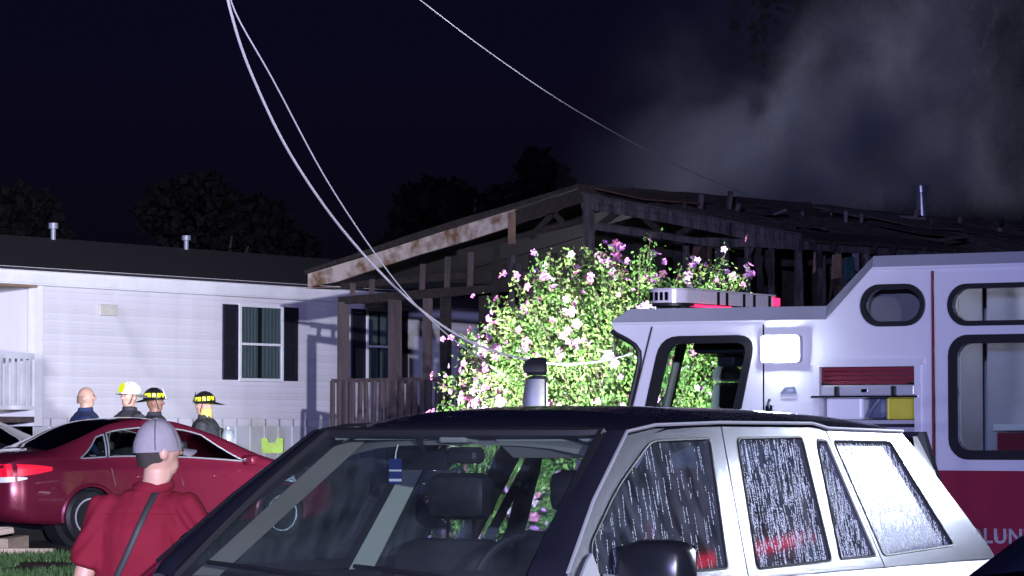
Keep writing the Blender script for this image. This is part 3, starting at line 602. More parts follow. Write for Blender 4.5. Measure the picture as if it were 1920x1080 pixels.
lbox(FT, 'inner_wall', 'inside_tan', 2.3, 3.22, .55, .58, 2.35, 3.2); lbox(FT, 'inner_wall', 'inside_grey', 3.26, 9.1, 1.1, 1.14, 1.40, 3.2); lbox(FT, 'inner_wall', 'inside_grey', 3.18, 3.215, .06, 1.1, 1.4, 3.2); lbox(FT, 'inner_wall', 'truck_red', 3.4, 6.0, 1.0, 1.09, 1.40, 1.72)
lbox(FT, 'inner_shelf', 'bin_white', 3.45, 6.0, .8, 1.09, 1.74, 1.80)
for x, zb, w in ((3.82, 2.25, .03), (3.98, 2.22, .02), (4.18, 1.8, .045), (4.38, 2.1, .035), (4.55, 2.3, .03)):
    MB().tube([(x, .85, 3.1), (x + .02, .84, (zb + 3.1) / 2), (x - .01 + rnd.uniform(-.02, .04), .82, zb)], w, 6, flat=.5).obj('hanging_strap', 'grey_pack', FT)
# half open locker with roller shutter
fr = sp([(1.995, 1.43), (3.085, 1.43), (3.085, 2.345), (3.12, 2.345), (3.12, 2.405), (1.965, 2.405), (1.965, 2.345), (1.995, 2.345)], [so], -.03, -.001).obj('locker_frame', 'truck_white', FT)
for i in range(4): MB().rbox(2.065, 3.025, -.0, .02, 2.165 + i * .041, 2.203 + i * .041, .008).obj('shutter_slat', 'slat_red', fr)
MB().rbox(2.065, 3.025, -.025, .02, 2.065, 2.16, .012).obj('shutter_rail', 'alu', fr); MB().tube([(1.985, -.045, 2.052), (3.075, -.045, 2.052)], .013, 8).obj('lift_bar', 'chrome', fr)
for x in (2.22, 2.80): MB().rbox(x, x + .05, -.05, -.02, 2.04, 2.15, .008).obj('strap', 'rubber', fr)
for x in (2.075, 2.95): MB().rbox(x, x + .08, -.02, .0, 2.162, 2.185, .006).obj('latch', 'rubber', fr)
MB().rbox(2.49, 2.56, -.034, -.02, 2.09, 2.125, .006).obj('lock', 'chrome', fr)
lbox(FT, 'locker_back', 'inside_grey', 2.0, 3.1, .62, .65, 1.42, 2.4); lbox(FT, 'locker_side', 'inside_grey', 2.02, 2.055, .06, .62, 1.42, 2.4); lbox(FT, 'locker_side', 'inside_grey', 3.035, 3.06, .06, .62, 1.42, 2.4); lbox(FT, 'locker_shelf', 'alu', 2.056, 3.034, .02, .6, 1.80, 1.835); lbox(FT, 'locker_floor', 'grey_pack', 2.056, 3.034, .05, .6, 1.42, 1.46)
o = MB().rbox(2.08, 2.46, .06, .5, 1.838, 2.10, .03).obj('equipment_bin', 'bin_white'); tag(o, 'white bin on the shelf of the half open engine locker', 'bin'); o.location = FT.location; o.rotation_euler = FT.rotation_euler
o = MB().rbox(2.48, 2.70, .10, .5, 1.838, 2.06, .07).tube([(2.5, .08, 1.86), (2.56, .07, 1.95), (2.62, .09, 2.03)], .02, 6).obj('equipment_bag', 'grey_pack'); tag(o, 'dark grey bag between the white bin and the yellow case in the locker', 'bag'); o.location = FT.location; o.rotation_euler = FT.rotation_euler
o = MB().rbox(2.73, 3.02, .05, .5, 1.838, 2.12, .03).rbox(2.715, 2.745, .04, .4, 1.84, 2.1, .01).obj('yellow_case', 'yellow_case'); tag(o, 'yellow case at the right end of the open engine locker', 'case'); o.location = FT.location; o.rotation_euler = FT.rotation_euler
# emblem: dark fender-shaped badge over a faint maker's strip
sp([(1.64, 2.085), (1.69, 2.145), (1.79, 2.15), (1.815, 2.085)], [[(1.70, 2.105), (1.72, 2.13), (1.77, 2.13), (1.78, 2.105)]], -.012, -.001).obj('emblem', 'grey_pack', FT); sp([(1.645, 2.04), (1.81, 2.04), (1.81, 2.062), (1.645, 2.062)], [], -.006, -.001).obj('emblem_strip', 'inside_grey', FT)
# side lamp
lh = sp(rrect(1.462, 1.878, 2.375, 2.635, .04), [rrect(1.487, 1.843, 2.402, 2.608, .03)], -.068, -.001).obj('side_lamp', 'roof_grey', FT); MB().rbox(1.485, 1.845, -.118, -.03, 2.40, 2.61, .05).obj('lamp_lens', 'lamp_white', lh)
for s, z in ((7.4, 1.05), (8.6, 1.05), (8.2, 2.9)): MB().rbox(s, s + .5, -.06, -.001, z, z + .16, .02).obj('warning_light', 'lamp_red_side', FT)
# roof light bar lying across the cab
lbz = 2.975
lb = MB(); pr = rrect(.10, .50, .12, 2.22, .17, 8); lb.plate(pr, [], lambda a, b: (a, b, lbz), lambda a, b: (a, b, lbz + .125)); lb = lb.obj('light_bar', 'lens', FT, smooth=R(25))
MB().plate(rrect(.085, .515, .105, 2.235, .18, 8), [], lambda a, b: (a, b, lbz + .125), lambda a, b: (a, b, lbz + .14)).obj('bar_lid', 'inside_grey', lb); MB().plate(rrect(.11, .49, .13, 2.21, .16, 8), [], lambda a, b: (a, b, lbz - .03), lambda a, b: (a, b, lbz)).obj('bar_base', 'rubber', lb)
for y in (.86, 1.04, 1.40, 1.62, 1.95): MB().box(.492, .506, y, y + .05, lbz, lbz + .125).obj('bar_divider', 'rubber', lb)
for y, w in ((.20, .05),): 
    for k in range(4): MB().rbox(.16 + k * .055, .20 + k * .055, .116, .13, lbz + .02, lbz + .105, .008).obj('reflector', 'chrome', lb)
MB().box(.44, .512, .42, 1.15, lbz - .032, lbz - .012).obj('red_strip', 'lamp_red', lb); MB().box(.47, .507, 2.05, 2.2, lbz + .03, lbz + .11).obj('red_tip', 'lamp_red', lb)
for y in (.3, 1.9): MB().tube([(.15, y, 2.92), (.2, y, 2.955), (.4, y, 2.955), (.45, y, 2.91)], .03, 6).obj('bar_foot', 'rubber', lb)
# mirrors: near one seen from behind its housing, far one through the cab
def mirror(s0, s1, y, sgn, zb):
    m = empty('mirror', (0, 0, 0), 0, '', ''); m.parent = FT
    for k in ('label', 'category'): del m[k]
    M = Matrix.Translation(((s0 + s1) / 2, y, 0)) @ Matrix.Rotation(R(34) * sgn, 4, 'Z')
    w = .145
    def hous(z0, z1, wb, wt, name):
        mb = MB(); vs = []
        for z, ww, dd in ((z0, wb * .8, .12), (z0 + .03, wb, .17), ((z0 + z1) / 2, (wb + wt) / 2 * 1.03, .18), (z1 - .03, wt, .15), (z1, wt * .8, .09)):
            for a, b in ((-dd, -ww * .72), (.02, -ww), (.045, -ww * .95), (.045, ww * .95), (.02, ww), (-dd, ww * .72)): vs.append(M @ Vector((a, b, z)))
        fs = [(i * 6 + j, i * 6 + (j + 1) % 6, i * 6 + 6 + (j + 1) % 6, i * 6 + 6 + j) for i in range(4) for j in range(6)] + [(5, 4, 3, 2, 1, 0), (24, 25, 26, 27, 28, 29)]
        h = mb.add(vs, fs).obj(name, 'black_plastic', m, smooth=R(35))
        MB().plate(rpoly([(-wb * .93, z0 + .025), (wb * .93, z0 + .025), (wt * .93, z1 - .025), (-wt * .93, z1 - .025)], .04), [rpoly([(-wb * .8, z0 + .045), (wb * .8, z0 + .045), (wt * .8, z1 - .045), (-wt * .8, z1 - .045)], .03)], lambda a, b: M @ Vector((.05, a, b)), lambda a, b: M @ Vector((.044, a, b))).obj('mirror_rim', 'chrome', h)
        MB().plate(rpoly([(-wb * .8, z0 + .045), (wb * .8, z0 + .045), (wt * .8, z1 - .045), (-wt * .8, z1 - .045)], .03), [], lambda a, b: M @ Vector((.047, a, b)), lambda a, b: M @ Vector((.044, a, b))).obj('mirror_pane', 'mirror_glass', h)
    hous(zb + .36, zb + .53, .135, .105, 'mirror_head'); hous(zb - .12, zb + .35, .16, .135, 'mirror_housing')
    yi = .25 if y < 0 else W - .25
    MB().tube([((s0 + s1) / 2, y, zb - .10), ((s0 + s1) / 2, y, zb - .2), ((s0 + s1) / 2 + .03, (y + yi) / 2, zb - .26), (-.55, yi, zb - .3)], .024, 8).obj('mirror_arm', 'black_plastic', m, smooth=True)
mirror(-.88, -.57, -.45, 1, 1.915); mirror(-.55, -.26, 2.78, -1, 1.89)
for x in (.55, 6.6):
    for y in (.18, W - .18): MB().lathe([(.2, -.15), (.48, -.16), (.53, -.1), (.53, .1), (.48, .16), (.2, .15)], 24, Matrix.Translation((x, y, .53 + gz(29))), 'y').obj('wheel', 'rubber', FT, smooth=True)
# raised lettering on the maroon flank
cu = bpy.data.curves.new('lettering', 'FONT'); cu.body = 'VOLUNTEER'; cu.size = .185; cu.extrude = .004; cu.offset = .004; cu.space_character = 1.12
tmp = bpy.data.objects.new('tmp', cu); COL.objects.link(tmp); bpy.context.view_layer.update()
me = bpy.data.meshes.new_from_object(tmp.evaluated_get(bpy.context.evaluated_depsgraph_get())); bpy.data.objects.remove(tmp); me.materials.clear(); me.materials.append(MATS['letter_silver'])
link('lettering', me, FT, loc=(3.405, -.006, .725), rot=(R(90), 0, 0)); FT.children[-1].scale = (1.15, 1, 1)

point('crew_dome_lamp', (1.1367 + .848 * 4.2 + .53 * .55, 31 - .53 * 4.2 + .848 * .55, 3.12), 26, (.85, .82, 1.0), .06)
MB().lathe([(.0, 3.18), (.09, 3.18), (.07, 3.155), (.0, 3.15)], 14, Matrix.Translation((4.2, .55, 0))).obj('dome_light', 'bin_white', FT, smooth=True)
# ------------------------------------------------------------------ big dark estate car in front (nose to the camera)
def PAINT(name, col, dscale=55.0, amount=.5, rough=.12, metal=0.0):
    # wet paint: water beads as raised dots
    m = P(name, col, rough, metal, coat=.6 if metal else 1.0); nt = m.node_tree; b = nt.nodes['Principled BSDF']
    tc = nt.nodes.new('ShaderNodeTexCoord'); v = nt.nodes.new('ShaderNodeTexVoronoi'); v.inputs['Scale'].default_value = dscale
    r = nt.nodes.new('ShaderNodeMapRange'); r.inputs[1].default_value = .1; r.inputs[2].default_value = .42; r.inputs[3].default_value = 1; r.inputs[4].default_value = 0
    bp = nt.nodes.new('ShaderNodeBump'); bp.inputs['Strength'].default_value = amount; bp.inputs['Distance'].default_value = .006
    nt.links.new(tc.outputs['Object'], v.inputs[0]); nt.links.new(v.outputs[0], r.inputs[0]); nt.links.new(r.outputs[0], bp.inputs['Height']); nt.links.new(bp.outputs[0], b.inputs['Normal']); nt.links.new(bp.outputs[0], b.inputs['Coat Normal'])
    return m
PAINT('navy_paint', (.014, .014, .024), 170, .09); PAINT('flank_sheen_paint', (.075, .075, .10), 170, .10, .30, .55); PAINT('navy_roof', (.012, .012, .02), 90, .5)  # same dark car: flank paler and metallic, its bright reflections put into the colour
P('grey_trim', (.30, .30, .34), .4); P('beige_trim', (.24, .22, .19), .7, var=.1, vscale=4); P('beige_light', (.50, .54, .50), .7); P('leather_dark', (.015, .015, .02), .5, bump=.1, bscale=30)
P('headliner', (.30, .30, .29), .85); P('card_blue', (.02, .035, .16), .5); P('card_white', (.7, .72, .75), .5)
m = P('droplet', (.80, .86, .95), .10, 0, spec=.8); _nt = m.node_tree; _t = _nt.nodes.new('ShaderNodeBsdfTransparent'); _mx = _nt.nodes.new('ShaderNodeMixShader'); _mx.inputs[0].default_value = .3
_nt.links.new(_nt.nodes['Principled BSDF'].outputs[0], _mx.inputs[1]); _nt.links.new(_t.outputs[0], _mx.inputs[2]); _nt.links.new(_mx.outputs[0], _nt.nodes['Material Output'].inputs[0])
SU = empty('estate_car', (.0487, 12.1346, 0), 4.1467, 'large dark rain-beaded SUV in front with its nose towards the camera', 'car')
KS = (.88 - .69) / .48
def ys(z): return .88 - KS * (z - 1.24)
def sd(pts, holes, o0, o1, sgn): return MB().plate(pts, holes, lambda a, b: (a, sgn * (ys(b) + o0), b), lambda a, b: (a, sgn * (ys(b) + o1), b))
fw = rpoly([(.90, 1.36), (.60, 1.545), (.25, 1.708), (-.195, 1.716), (.01, 1.245), (.96, 1.245)], [.03, .1, .06, .02, .02, .05], 4)
rw = rpoly([(-.41, 1.716), (-.945, 1.72), (-.825, 1.245), (-.21, 1.235)], .025, 3); vw = rpoly([(-1.06, 1.708), (-1.145, 1.704), (-1.215, 1.25), (-.90, 1.247)], .015, 3); qw = rpoly([(-1.205, 1.702), (-1.72, 1.697), (-1.965, 1.268), (-1.285, 1.248)], .02, 3)
for sg in (1, -1):
    fd = sd([(1.13, 1.205), (1.115, 1.262), (.80, 1.49), (.41, 1.728), (.2, 1.752), (-.31, 1.760), (-.115, 1.205)], [fw], .0, -.05, sg).obj('front_door_frame', 'flank_sheen_paint', SU)
    rd = sd([(-.318, 1.760), (-1.165, 1.756), (-1.255, 1.205), (-.123, 1.205)], [rw, vw], .0, -.05, sg).obj('rear_door_frame', 'flank_sheen_paint', SU)
    qd = sd([(-1.173, 1.756), (-1.86, 1.735), (-2.0, 1.60), (-2.31, 1.25), (-2.33, 1.205), (-1.263, 1.205)], [qw], .0, -.05, sg).obj('quarter_panel', 'flank_sheen_paint', SU)
    for par, h, nm in ((fd, fw, 'door_window'), (rd, rw, 'door_window'), (rd, vw, 'vent_window'), (qd, qw, 'quarter_window')):
        w = sd(h, [], -.02, -.024, sg).obj(nm, 'rear_glass' if nm == 'quarter_window' else 'side_glass', par)
        MB().tube([(a, sg * (ys(b) - .002), b) for a, b in h], .006, 6, closed=True).obj('window_seal', 'rubber', w)
    # roof gutter line; far side coloured black so it looks unlit
    MB().tube([(1.12, sg * (ys(1.265) + .004), 1.272), (.80, sg * (ys(1.5) + .004), 1.503), (.41, sg * (ys(1.735) + .004), 1.742), (.2, sg * .683, 1.766), (-.3, sg * .68, 1.776), (-1.05, sg * .68, 1.774), (-1.18, sg * .684, 1.755), (-1.86, sg * .688, 1.742)], .007, 6).obj('roof_gutter', 'grey_trim' if sg > 0 else 'black_plastic', SU, smooth=True)
    # lower flank
    lo = MB()
    for x0, x1 in ((1.13, -.119), (-.123, -1.255), (-1.263, -2.36)):
        lo.add([(x0, sg * .888, 1.204), (x1, sg * .888, 1.204), (x1, sg * .955, 1.08), (x0, sg * .955, 1.08), (x1, sg * .965, .75), (x0, sg * .965, .75), (x1, sg * .93, .38), (x0, sg * .93, .38)], [(0, 1, 2, 3), (3, 2, 4, 5), (5, 4, 6, 7)])
    lo.add([(1.14, sg * .888, 1.204), (2.2, sg * .80, 1.06), (2.25, sg * .93, .95), (1.14, sg * .955, 1.08), (2.3, sg * .94, .45), (1.14, sg * .94, .38)], [(0, 1, 2, 3), (3, 2, 4, 5)])
    lo.obj('flank', 'flank_sheen_paint', SU)
    for x in (1.44, -1.44):
        w = MB().lathe([(.22, -.12), (.35, -.13), (.385, -.08), (.385, .08), (.35, .13), (.22, .12)], 28, Matrix.Translation((x, sg * .90, .385)), 'y').obj('wheel', 'rubber', SU, smooth=True); MB().lathe([(.02, .0), (.21, -.02), (.23, .05)], 20, Matrix.Translation((x, sg * .92, .385)) @ Matrix.Scale(sg, 4, (0, 1, 0)), 'y').obj('rim', 'alu', w, smooth=True)
    # A pillar between flank and windscreen
    MB().grid(12, 5, lambda u, v: (lambda z, k: (interp(z, [1.22, 1.262, 1.49, 1.735], [1.13, 1.115, .80, .40]) + .05 * k, sg * ((ys(z) - .002) * (1 - k) + interp(z, [1.22, 1.735], [.755, .60]) * k + .02 * math.sin(k * math.pi)), z + .012 * math.sin(k * math.pi)))(1.22 + .515 * u, v)).obj('front_pillar', 'navy_paint', SU, smooth=True)
    MB().grid(10, 2, lambda u, v: (lambda z: (interp(z, [1.22, 1.735], [1.06, .33]) - .03 * v, sg * (interp(z, [1.22, 1.735], [.76, .585]) - .10 * v), z))(1.22 + .50 * u)).obj('pillar_trim', 'beige_trim', SU)
    for x0, x1 in ((-.13, -.30), (-1.0, -1.1), (-1.98, -2.16)): # inner pillar covers
        MB().add([(x0 + .10, sg * (ys(1.2) - .06), 1.2), (x1 + .10, sg * (ys(1.2) - .06), 1.2), (x1 - .06, sg * (ys(1.72) - .06), 1.72), (x0 - .10, sg * (ys(1.72) - .06), 1.72)], [(0, 1, 2, 3)]).obj('pillar_trim', 'beige_light', SU)
# roof
RX = [-2.14, -2.05, -1.9, -1.6, -1.0, -.3, .1, .28, .38, .44]; RZ = [1.745, 1.778, 1.80, 1.82, 1.838, 1.842, 1.822, 1.796, 1.768, 1.738]
def roofp(u, v):
    x = .44 - 2.58 * u; y = (v - .5) * 2; hw = interp(x, [-2.14, -1.9, .2, .44], [.62, .675, .688, .62]); zc = interp(x, RX, RZ)
    bx = .05 * (1 - y * y) if u < .06 else 0
    return (x + bx, y * hw, zc - .062 * abs(y) ** 4 - .008 * y * y)
MB().grid(60, 40, roofp).obj('roof', 'navy_roof', SU, smooth=R(60))
MB().grid(30, 12, lambda u, v: (lambda p: (p[0] * .97 - .03, p[1] * .96, p[2] - .045))(roofp(u, v))).obj('headliner', 'headliner', SU, smooth=True)
# windscreen, cowl, bonnet
def wsc(u, v):
    y = (u - .5) * 2; hw = interp(v, [0, 1], [.755, .60]); c = 1 - y * y
    return (interp(v, [0, 1], [1.17, .44]) + .09 * c * (1 - .4 * v), y * hw, interp(v, [0, 1], [1.215, 1.737]) + .02 * math.sin(v * math.pi))
MB().grid(24, 14, wsc).obj('windscreen', 'screen_glass', SU, smooth=True)
bd = MB(); ed = [wsc(0, i / 10) for i in range(11)] + [wsc(i / 16, 1) for i in range(1, 17)] + [wsc(1, 1 - i / 10) for i in range(1, 11)]
bd.tube(ed, .02, 6); bd.obj('windscreen_seal', 'rubber', SU, smooth=True)
MB().grid(16, 4, lambda u, v: (1.19 + .1 * (1 - (2 * u - 1) ** 2) + .10 * v, (u - .5) * 1.62, 1.222 - .01 * v)).obj('cowl', 'black_plastic', SU, smooth=True)
MB().grid(20, 12, lambda u, v: (1.28 + .1 * (1 - (2 * u - 1) ** 2) * (1 - v) + 1.02 * v, (u - .5) * interp(v, [0, 1], [1.70, 1.56]), 1.222 - .11 * v - .03 * v ** 4 - .035 * abs(2 * u - 1) ** 3)).obj('bonnet', 'navy_paint', SU, smooth=True)
MB().rbox(2.2, 2.36, -.92, .92, .42, 1.04, .08).obj('front_end', 'navy_paint', SU)
for y, l in ((.62, .62), (-.02, .62)):
    MB().tube([(1.27, y, 1.235), (1.23, y - l * .5, 1.262), (1.16, y - l * .95, 1.275)], .009, 6).obj('wiper', 'rubber', SU)
# tailgate
MB().plate([(-.78, 1.0), (.78, 1.0), (.66, 1.74), (-.66, 1.74)], [rpoly([(-.70, 1.24), (.70, 1.24), (.59, 1.68), (-.59, 1.68)], .05)], lambda a, b: (-2.40 + (b - 1.0) * .33, a, b), lambda a, b: (-2.36 + (b - 1.0) * .33, a, b)).obj('tailgate', 'navy_paint', SU)
MB().plate(rpoly([(-.70, 1.24), (.70, 1.24), (.59, 1.68), (-.59, 1.68)], .05), [], lambda a, b: (-2.38 + (b - 1.0) * .33, a, b), lambda a, b: (-2.376 + (b - 1.0) * .33, a, b)).obj('tailgate_window', 'side_glass', SU)
MB().box(-2.38, -2.2, -.9, .9, .4, 1.0).obj('rear_end', 'navy_paint', SU); MB().box(-2.2, 2.2, -.85, .85, .3, .45).obj('floor_pan', 'rubber', SU)
# door mirrors
for sg in (1, -1):
    mm = MB(); vs = []; FOLD = Matrix.Identity(4) if sg > 0 else Matrix.Translation((.86, -.92, 0)) @ Matrix.Rotation(R(-78), 4, 'Z') @ Matrix.Translation((-.86, .92, 0))   # the far mirror is folded in
    for k, (y, s) in enumerate(((.94, .55), (.97, .85), (1.03, 1.0), (1.12, 1.0), (1.18, .92), (1.205, .7))):
        for j in range(16):
            a = 2 * math.pi * j / 16; ca, sa = math.cos(a), math.sin(a); e = .55
            vs.append((.86 + s * .10 * abs(ca) ** e * (1 if ca > 0 else -1) * (1.0 if ca > 0 else .45), sg * y, 1.275 + s * .105 * abs(sa) ** e * (1 if sa > 0 else -1)))
    mm.add(vs, [(i * 16 + j, i * 16 + (j + 1) % 16, i * 16 + 16 + (j + 1) % 16, i * 16 + 16 + j) for i in range(5) for j in range(16)] + [tuple(range(15, -1, -1)), tuple(80 + j for j in range(16))])
    mm.v = [tuple(FOLD @ Vector(p)) for p in mm.v]; q = mm.obj('door_mirror', 'black_plastic', SU, smooth=R(50)); MB().rbox(.775, .82, sg * 1.075 - .11, sg * 1.075 + .11, 1.19, 1.36, .02, FOLD).obj('mirror_pane', 'mirror_glass', q); MB().tube([(.90, sg * .88, 1.23), (.87, sg * .97, 1.22)], .03, 8).obj('mirror_arm', 'grey_trim', q)
    MB().plate([(.93, 1.235), (1.08, 1.235), (.97, 1.31), (.93, 1.33)], [], lambda a, b: (a, sg * (ys(b) + .012), b), lambda a, b: (a, sg * (ys(b) + .002), b)).obj('mirror_sail', 'grey_trim', q)
# cabin
MB().rbox(.80, 1.18, -.74, .74, 1.0, 1.205, .06).obj('dashboard', 'leather_dark', SU)
MB().rbox(.78, 1.0, .16, .58, 1.16, 1.255, .05).obj('instrument_hood', 'leather_dark', SU)
sw = MB(); c = Vector((.62, .37, 1.20)); ax = Vector((.42, 0, 1)).normalized(); up = Vector((1, 0, -.42)).normalized()
sw.tube([c + Vector((0, 1, 0)) * math.cos(i * math.pi / 12) * .19 + Vector((-.38, 0, .92)) * math.sin(i * math.pi / 12) * .19 for i in range(24)], .017, 8, closed=True)
for a in (0, 180, 270): sw.tube([c, c + Vector((0, 1, 0)) * math.cos(R(a)) * .18 + Vector((-.38, 0, .92)) * math.sin(R(a)) * .18], .02, 6)
sw.ellipsoid(c, (.05, .07, .06)); sw.obj('steering_wheel', 'leather_dark', SU, smooth=True)
def seat(x, y, name, m='leather_dark', mb2='leather_dark'):
    s = MB().rbox(x - .12, x + .04, y - .25, y + .25, .55, 1.36, .09, Matrix.Translation((x, 0, .6)) @ Matrix.Rotation(R(-14), 4, 'Y') @ Matrix.Translation((-x, 0, -.6))).rbox(x, x + .5, y - .25, y + .25, .45, .62, .08).obj(name, mb2, SU, smooth=True)
    MB().rbox(x - .32, x - .20, y - .14, y + .14, 1.40, 1.58, .05).obj('headrest', m, s, smooth=True); MB().tube([(x - .25, y - .06, 1.28), (x - .26, y - .06, 1.42)], .008, 6).tube([(x - .25, y + .06, 1.28), (x - .26, y + .06, 1.42)], .008, 6).obj('headrest_post', 'chrome', s)
    MB().rbox(x - .20, x - .02, y - .18, y + .18, .62, 1.30, .05, Matrix.Translation((x, 0, .6)) @ Matrix.Rotation(R(-14), 4, 'Y') @ Matrix.Translation((-x + .075, 0, -.6))).obj('seat_insert', m, s, smooth=True)
seat(.12, .38, 'front_seat'); seat(.12, -.38, 'front_seat'); seat(-.85, .42, 'rear_seat'); seat(-.85, -.42, 'rear_seat')
MB().rbox(.43, .46, -.29, -.05, 1.60, 1.675, .015).tube([(.46, -.15, 1.66), (.50, -.15, 1.72)], .012, 6).obj('interior_mirror', 'black_plastic', SU, smooth=True)
MB().rbox(.45, .52, -.02, .12, 1.625, 1.685, .02).obj('sensor_pod', 'black_plastic', SU); MB().rbox(.30, .50, -.06, .06, 1.70, 1.735, .01).obj('map_light', 'headliner', SU)
for y in (.36, -.36): MB().rbox(-.14, .0, y - .21, y + .21, -.006, .006, .005).obj('sun_visor', 'headliner', SU, loc=(.44, 0, 1.715), rot=(0, R(-28) if y > 0 else R(8), 0))
hc = MB().plate(rrect(-.045, .045, -.20, -.05, .008), [], lambda a, b: (.47, a, 1.60 + b), lambda a, b: (.473, a, 1.60 + b)).obj('hanging_card', 'card_blue'); tag(hc, 'blue card with pale stripes hanging from the inside mirror of the dark SUV', 'card'); hc.matrix_world = Matrix.Translation((.0487, 12.1346, 0)) @ Matrix.Rotation(4.1467, 4, 'Z') @ Matrix.Translation((0, -.27, .11)) @ Matrix.Translation((.47, 0, 1.5)) @ Matrix.Scale(.62, 4) @ Matrix.Translation((-.47, 0, -1.5))
for z0, z1 in ((-.125, -.115), (-.185, -.17)): MB().plate([(-.045, z0), (.045, z0), (.045, z1), (-.045, z1)], [], lambda a, b: (.4735, a, 1.60 + b), lambda a, b: (.475, a, 1.60 + b)).obj('stripe', 'card_white', hc)
MB().tube([(.474, .0, 1.55), (.476, .006, 1.59), (.46, .01, 1.635)], .004, 5).obj('cord', 'card_white', hc)
# rain: beads run down the side glass, thin at the front and thick at the back
g = np.random.default_rng(5)
def beads(poly, n, run, par, rr):
    xs = [p[0] for p in poly]; zs = [p[1] for p in poly]; mb = MB()
    def inside(x, z):
        c = False; k = len(poly)
        for i in range(k):
            (x1, z1), (x2, z2) = poly[i], poly[i - 1]
            if (z1 > z) != (z2 > z) and x < (x2 - x1) * (z - z1) / (z2 - z1) + x1: c = not c
        return c
    cnt = 0; tries = 0
    while cnt < n and tries < n * 30:
        tries += 1; x = g.uniform(min(xs), max(xs)); z = g.uniform(min(zs), max(zs)); k = int(g.uniform(1, run))
        slant = g.normal(.38, .05)
        for q in range(k):
            if not inside(x, z): break
            r = rr * g.uniform(.5, 1.25); o = Vector((x, ys(z) - .0195, z)); el = g.uniform(1.0, 2.4)
            a = [(math.cos(t * 2 * math.pi / 6) * r, math.sin(t * 2 * math.pi / 6) * r * el) for t in range(6)]
            vs = [o + Vector((u, -KS * w, w)) for u, w in a] + [o + Vector((u * .55, r * .55 - KS * w * .55, w * .55)) for u, w in a] + [o + Vector((0, r * .75, 0))]
            mb.add(vs, [(i, (i + 1) % 6, 6 + (i + 1) % 6, 6 + i) for i in range(6)] + [(6 + i, 6 + (i + 1) % 6, 12) for i in range(6)]); cnt += 1
            dz = r * g.uniform(2.4, 5); z -= dz; x += slant * dz + g.normal(0, .001)
    o = mb.obj('rain_beads', 'droplet', par, smooth=True, fix=False); o['kind'] = 'stuff'; return o
fdp = [o for o in SU.children if o.name.startswith('front_door_frame')][0]; rdp = [o for o in SU.children if o.name.startswith('rear_door_frame')][0]; qdp = [o for o in SU.children if o.name.startswith('quarter_panel')][0]
beads(fw, 1300, 22, fdp, .0017); beads(rw, 3400, 12, rdp, .0021); beads(vw, 1700, 9, rdp, .0021); beads(qw, 5200, 7, qdp, .0023)
# ------------------------------------------------------------------ saloon cars (lofted shell, glazing laid on it)
ST = np.array([ # x, z bottom, half width, z belt, half width belt, z top, half width top
 (-2.44, .50, .52, .84, .50, .85, .42), (-2.40, .36, .74, .94, .68, .97, .58), (-2.2, .26, .86, .985, .77, 1.05, .66), (-1.75, .23, .90, .985, .795, 1.10, .64), (-1.4, .23, .905, .975, .80, 1.215, .62),
 (-.9, .23, .91, .965, .81, 1.42, .60), (-.4, .23, .91, .95, .81, 1.475, .60), (.1, .23, .91, .94, .81, 1.435, .60), (.7, .23, .91, .93, .81, 1.255, .62), (1.1, .23, .905, .92, .80, 1.085, .66),
 (1.4, .23, .90, .91, .79, .985, .70), (1.6, .23, .895, .89, .78, .955, .68), (2.0, .24, .86, .82, .74, .86, .62), (2.25, .28, .78, .74, .66, .76, .55), (2.38, .38, .60, .66, .50, .67, .42)])
def stv(x):
    # smooth (Catmull-Rom like) interpolation of the station table
    r = np.array([np.interp(x, ST[:, 0], ST[:, k]) for k in range(1, 7)]); e = .12
    a = np.array([np.interp(x - e, ST[:, 0], ST[:, k]) for k in range(1, 7)]); b = np.array([np.interp(x + e, ST[:, 0], ST[:, k]) for k in range(1, 7)])
    return r * .5 + (a + b) * .25 if -2.3 < x < 2.25 else r
def half(x):
    zb, w, zl, wb, zt, wt = stv(x); lo = [(0, zb), (w - .10, zb), (w - .03, zb + .06)]
    for k in range(1, 9):
        t = k / 8; z = zb + .06 + (zl - .05 - zb - .06) * t; lo.append((w - .03 + .03 * math.sin(min(1, t * 2.2) * math.pi / 2) - .035 * max(0, t - .55) / .45, z))
    lo.append((wb, zl))
    for k in range(1, 7): t = k / 6; lo.append((wb + (wt - wb) * t + .035 * math.sin(t * math.pi), zl + (zt - zl) * t))
    lo += [(wt * .75, zt + .022), (wt * .4, zt + .036), (0, zt + .04)]
    return lo
def surf(x, v):
    zb, w, zl, wb, zt, wt = stv(x); return wb + (wt - wb) * v + .035 * math.sin(v * math.pi), zl + (zt - zl) * v
def side_y(x, z):
    h = half(x)[2:18]; return float(np.interp(z, [p[1] for p in h], [p[0] for p in h]))
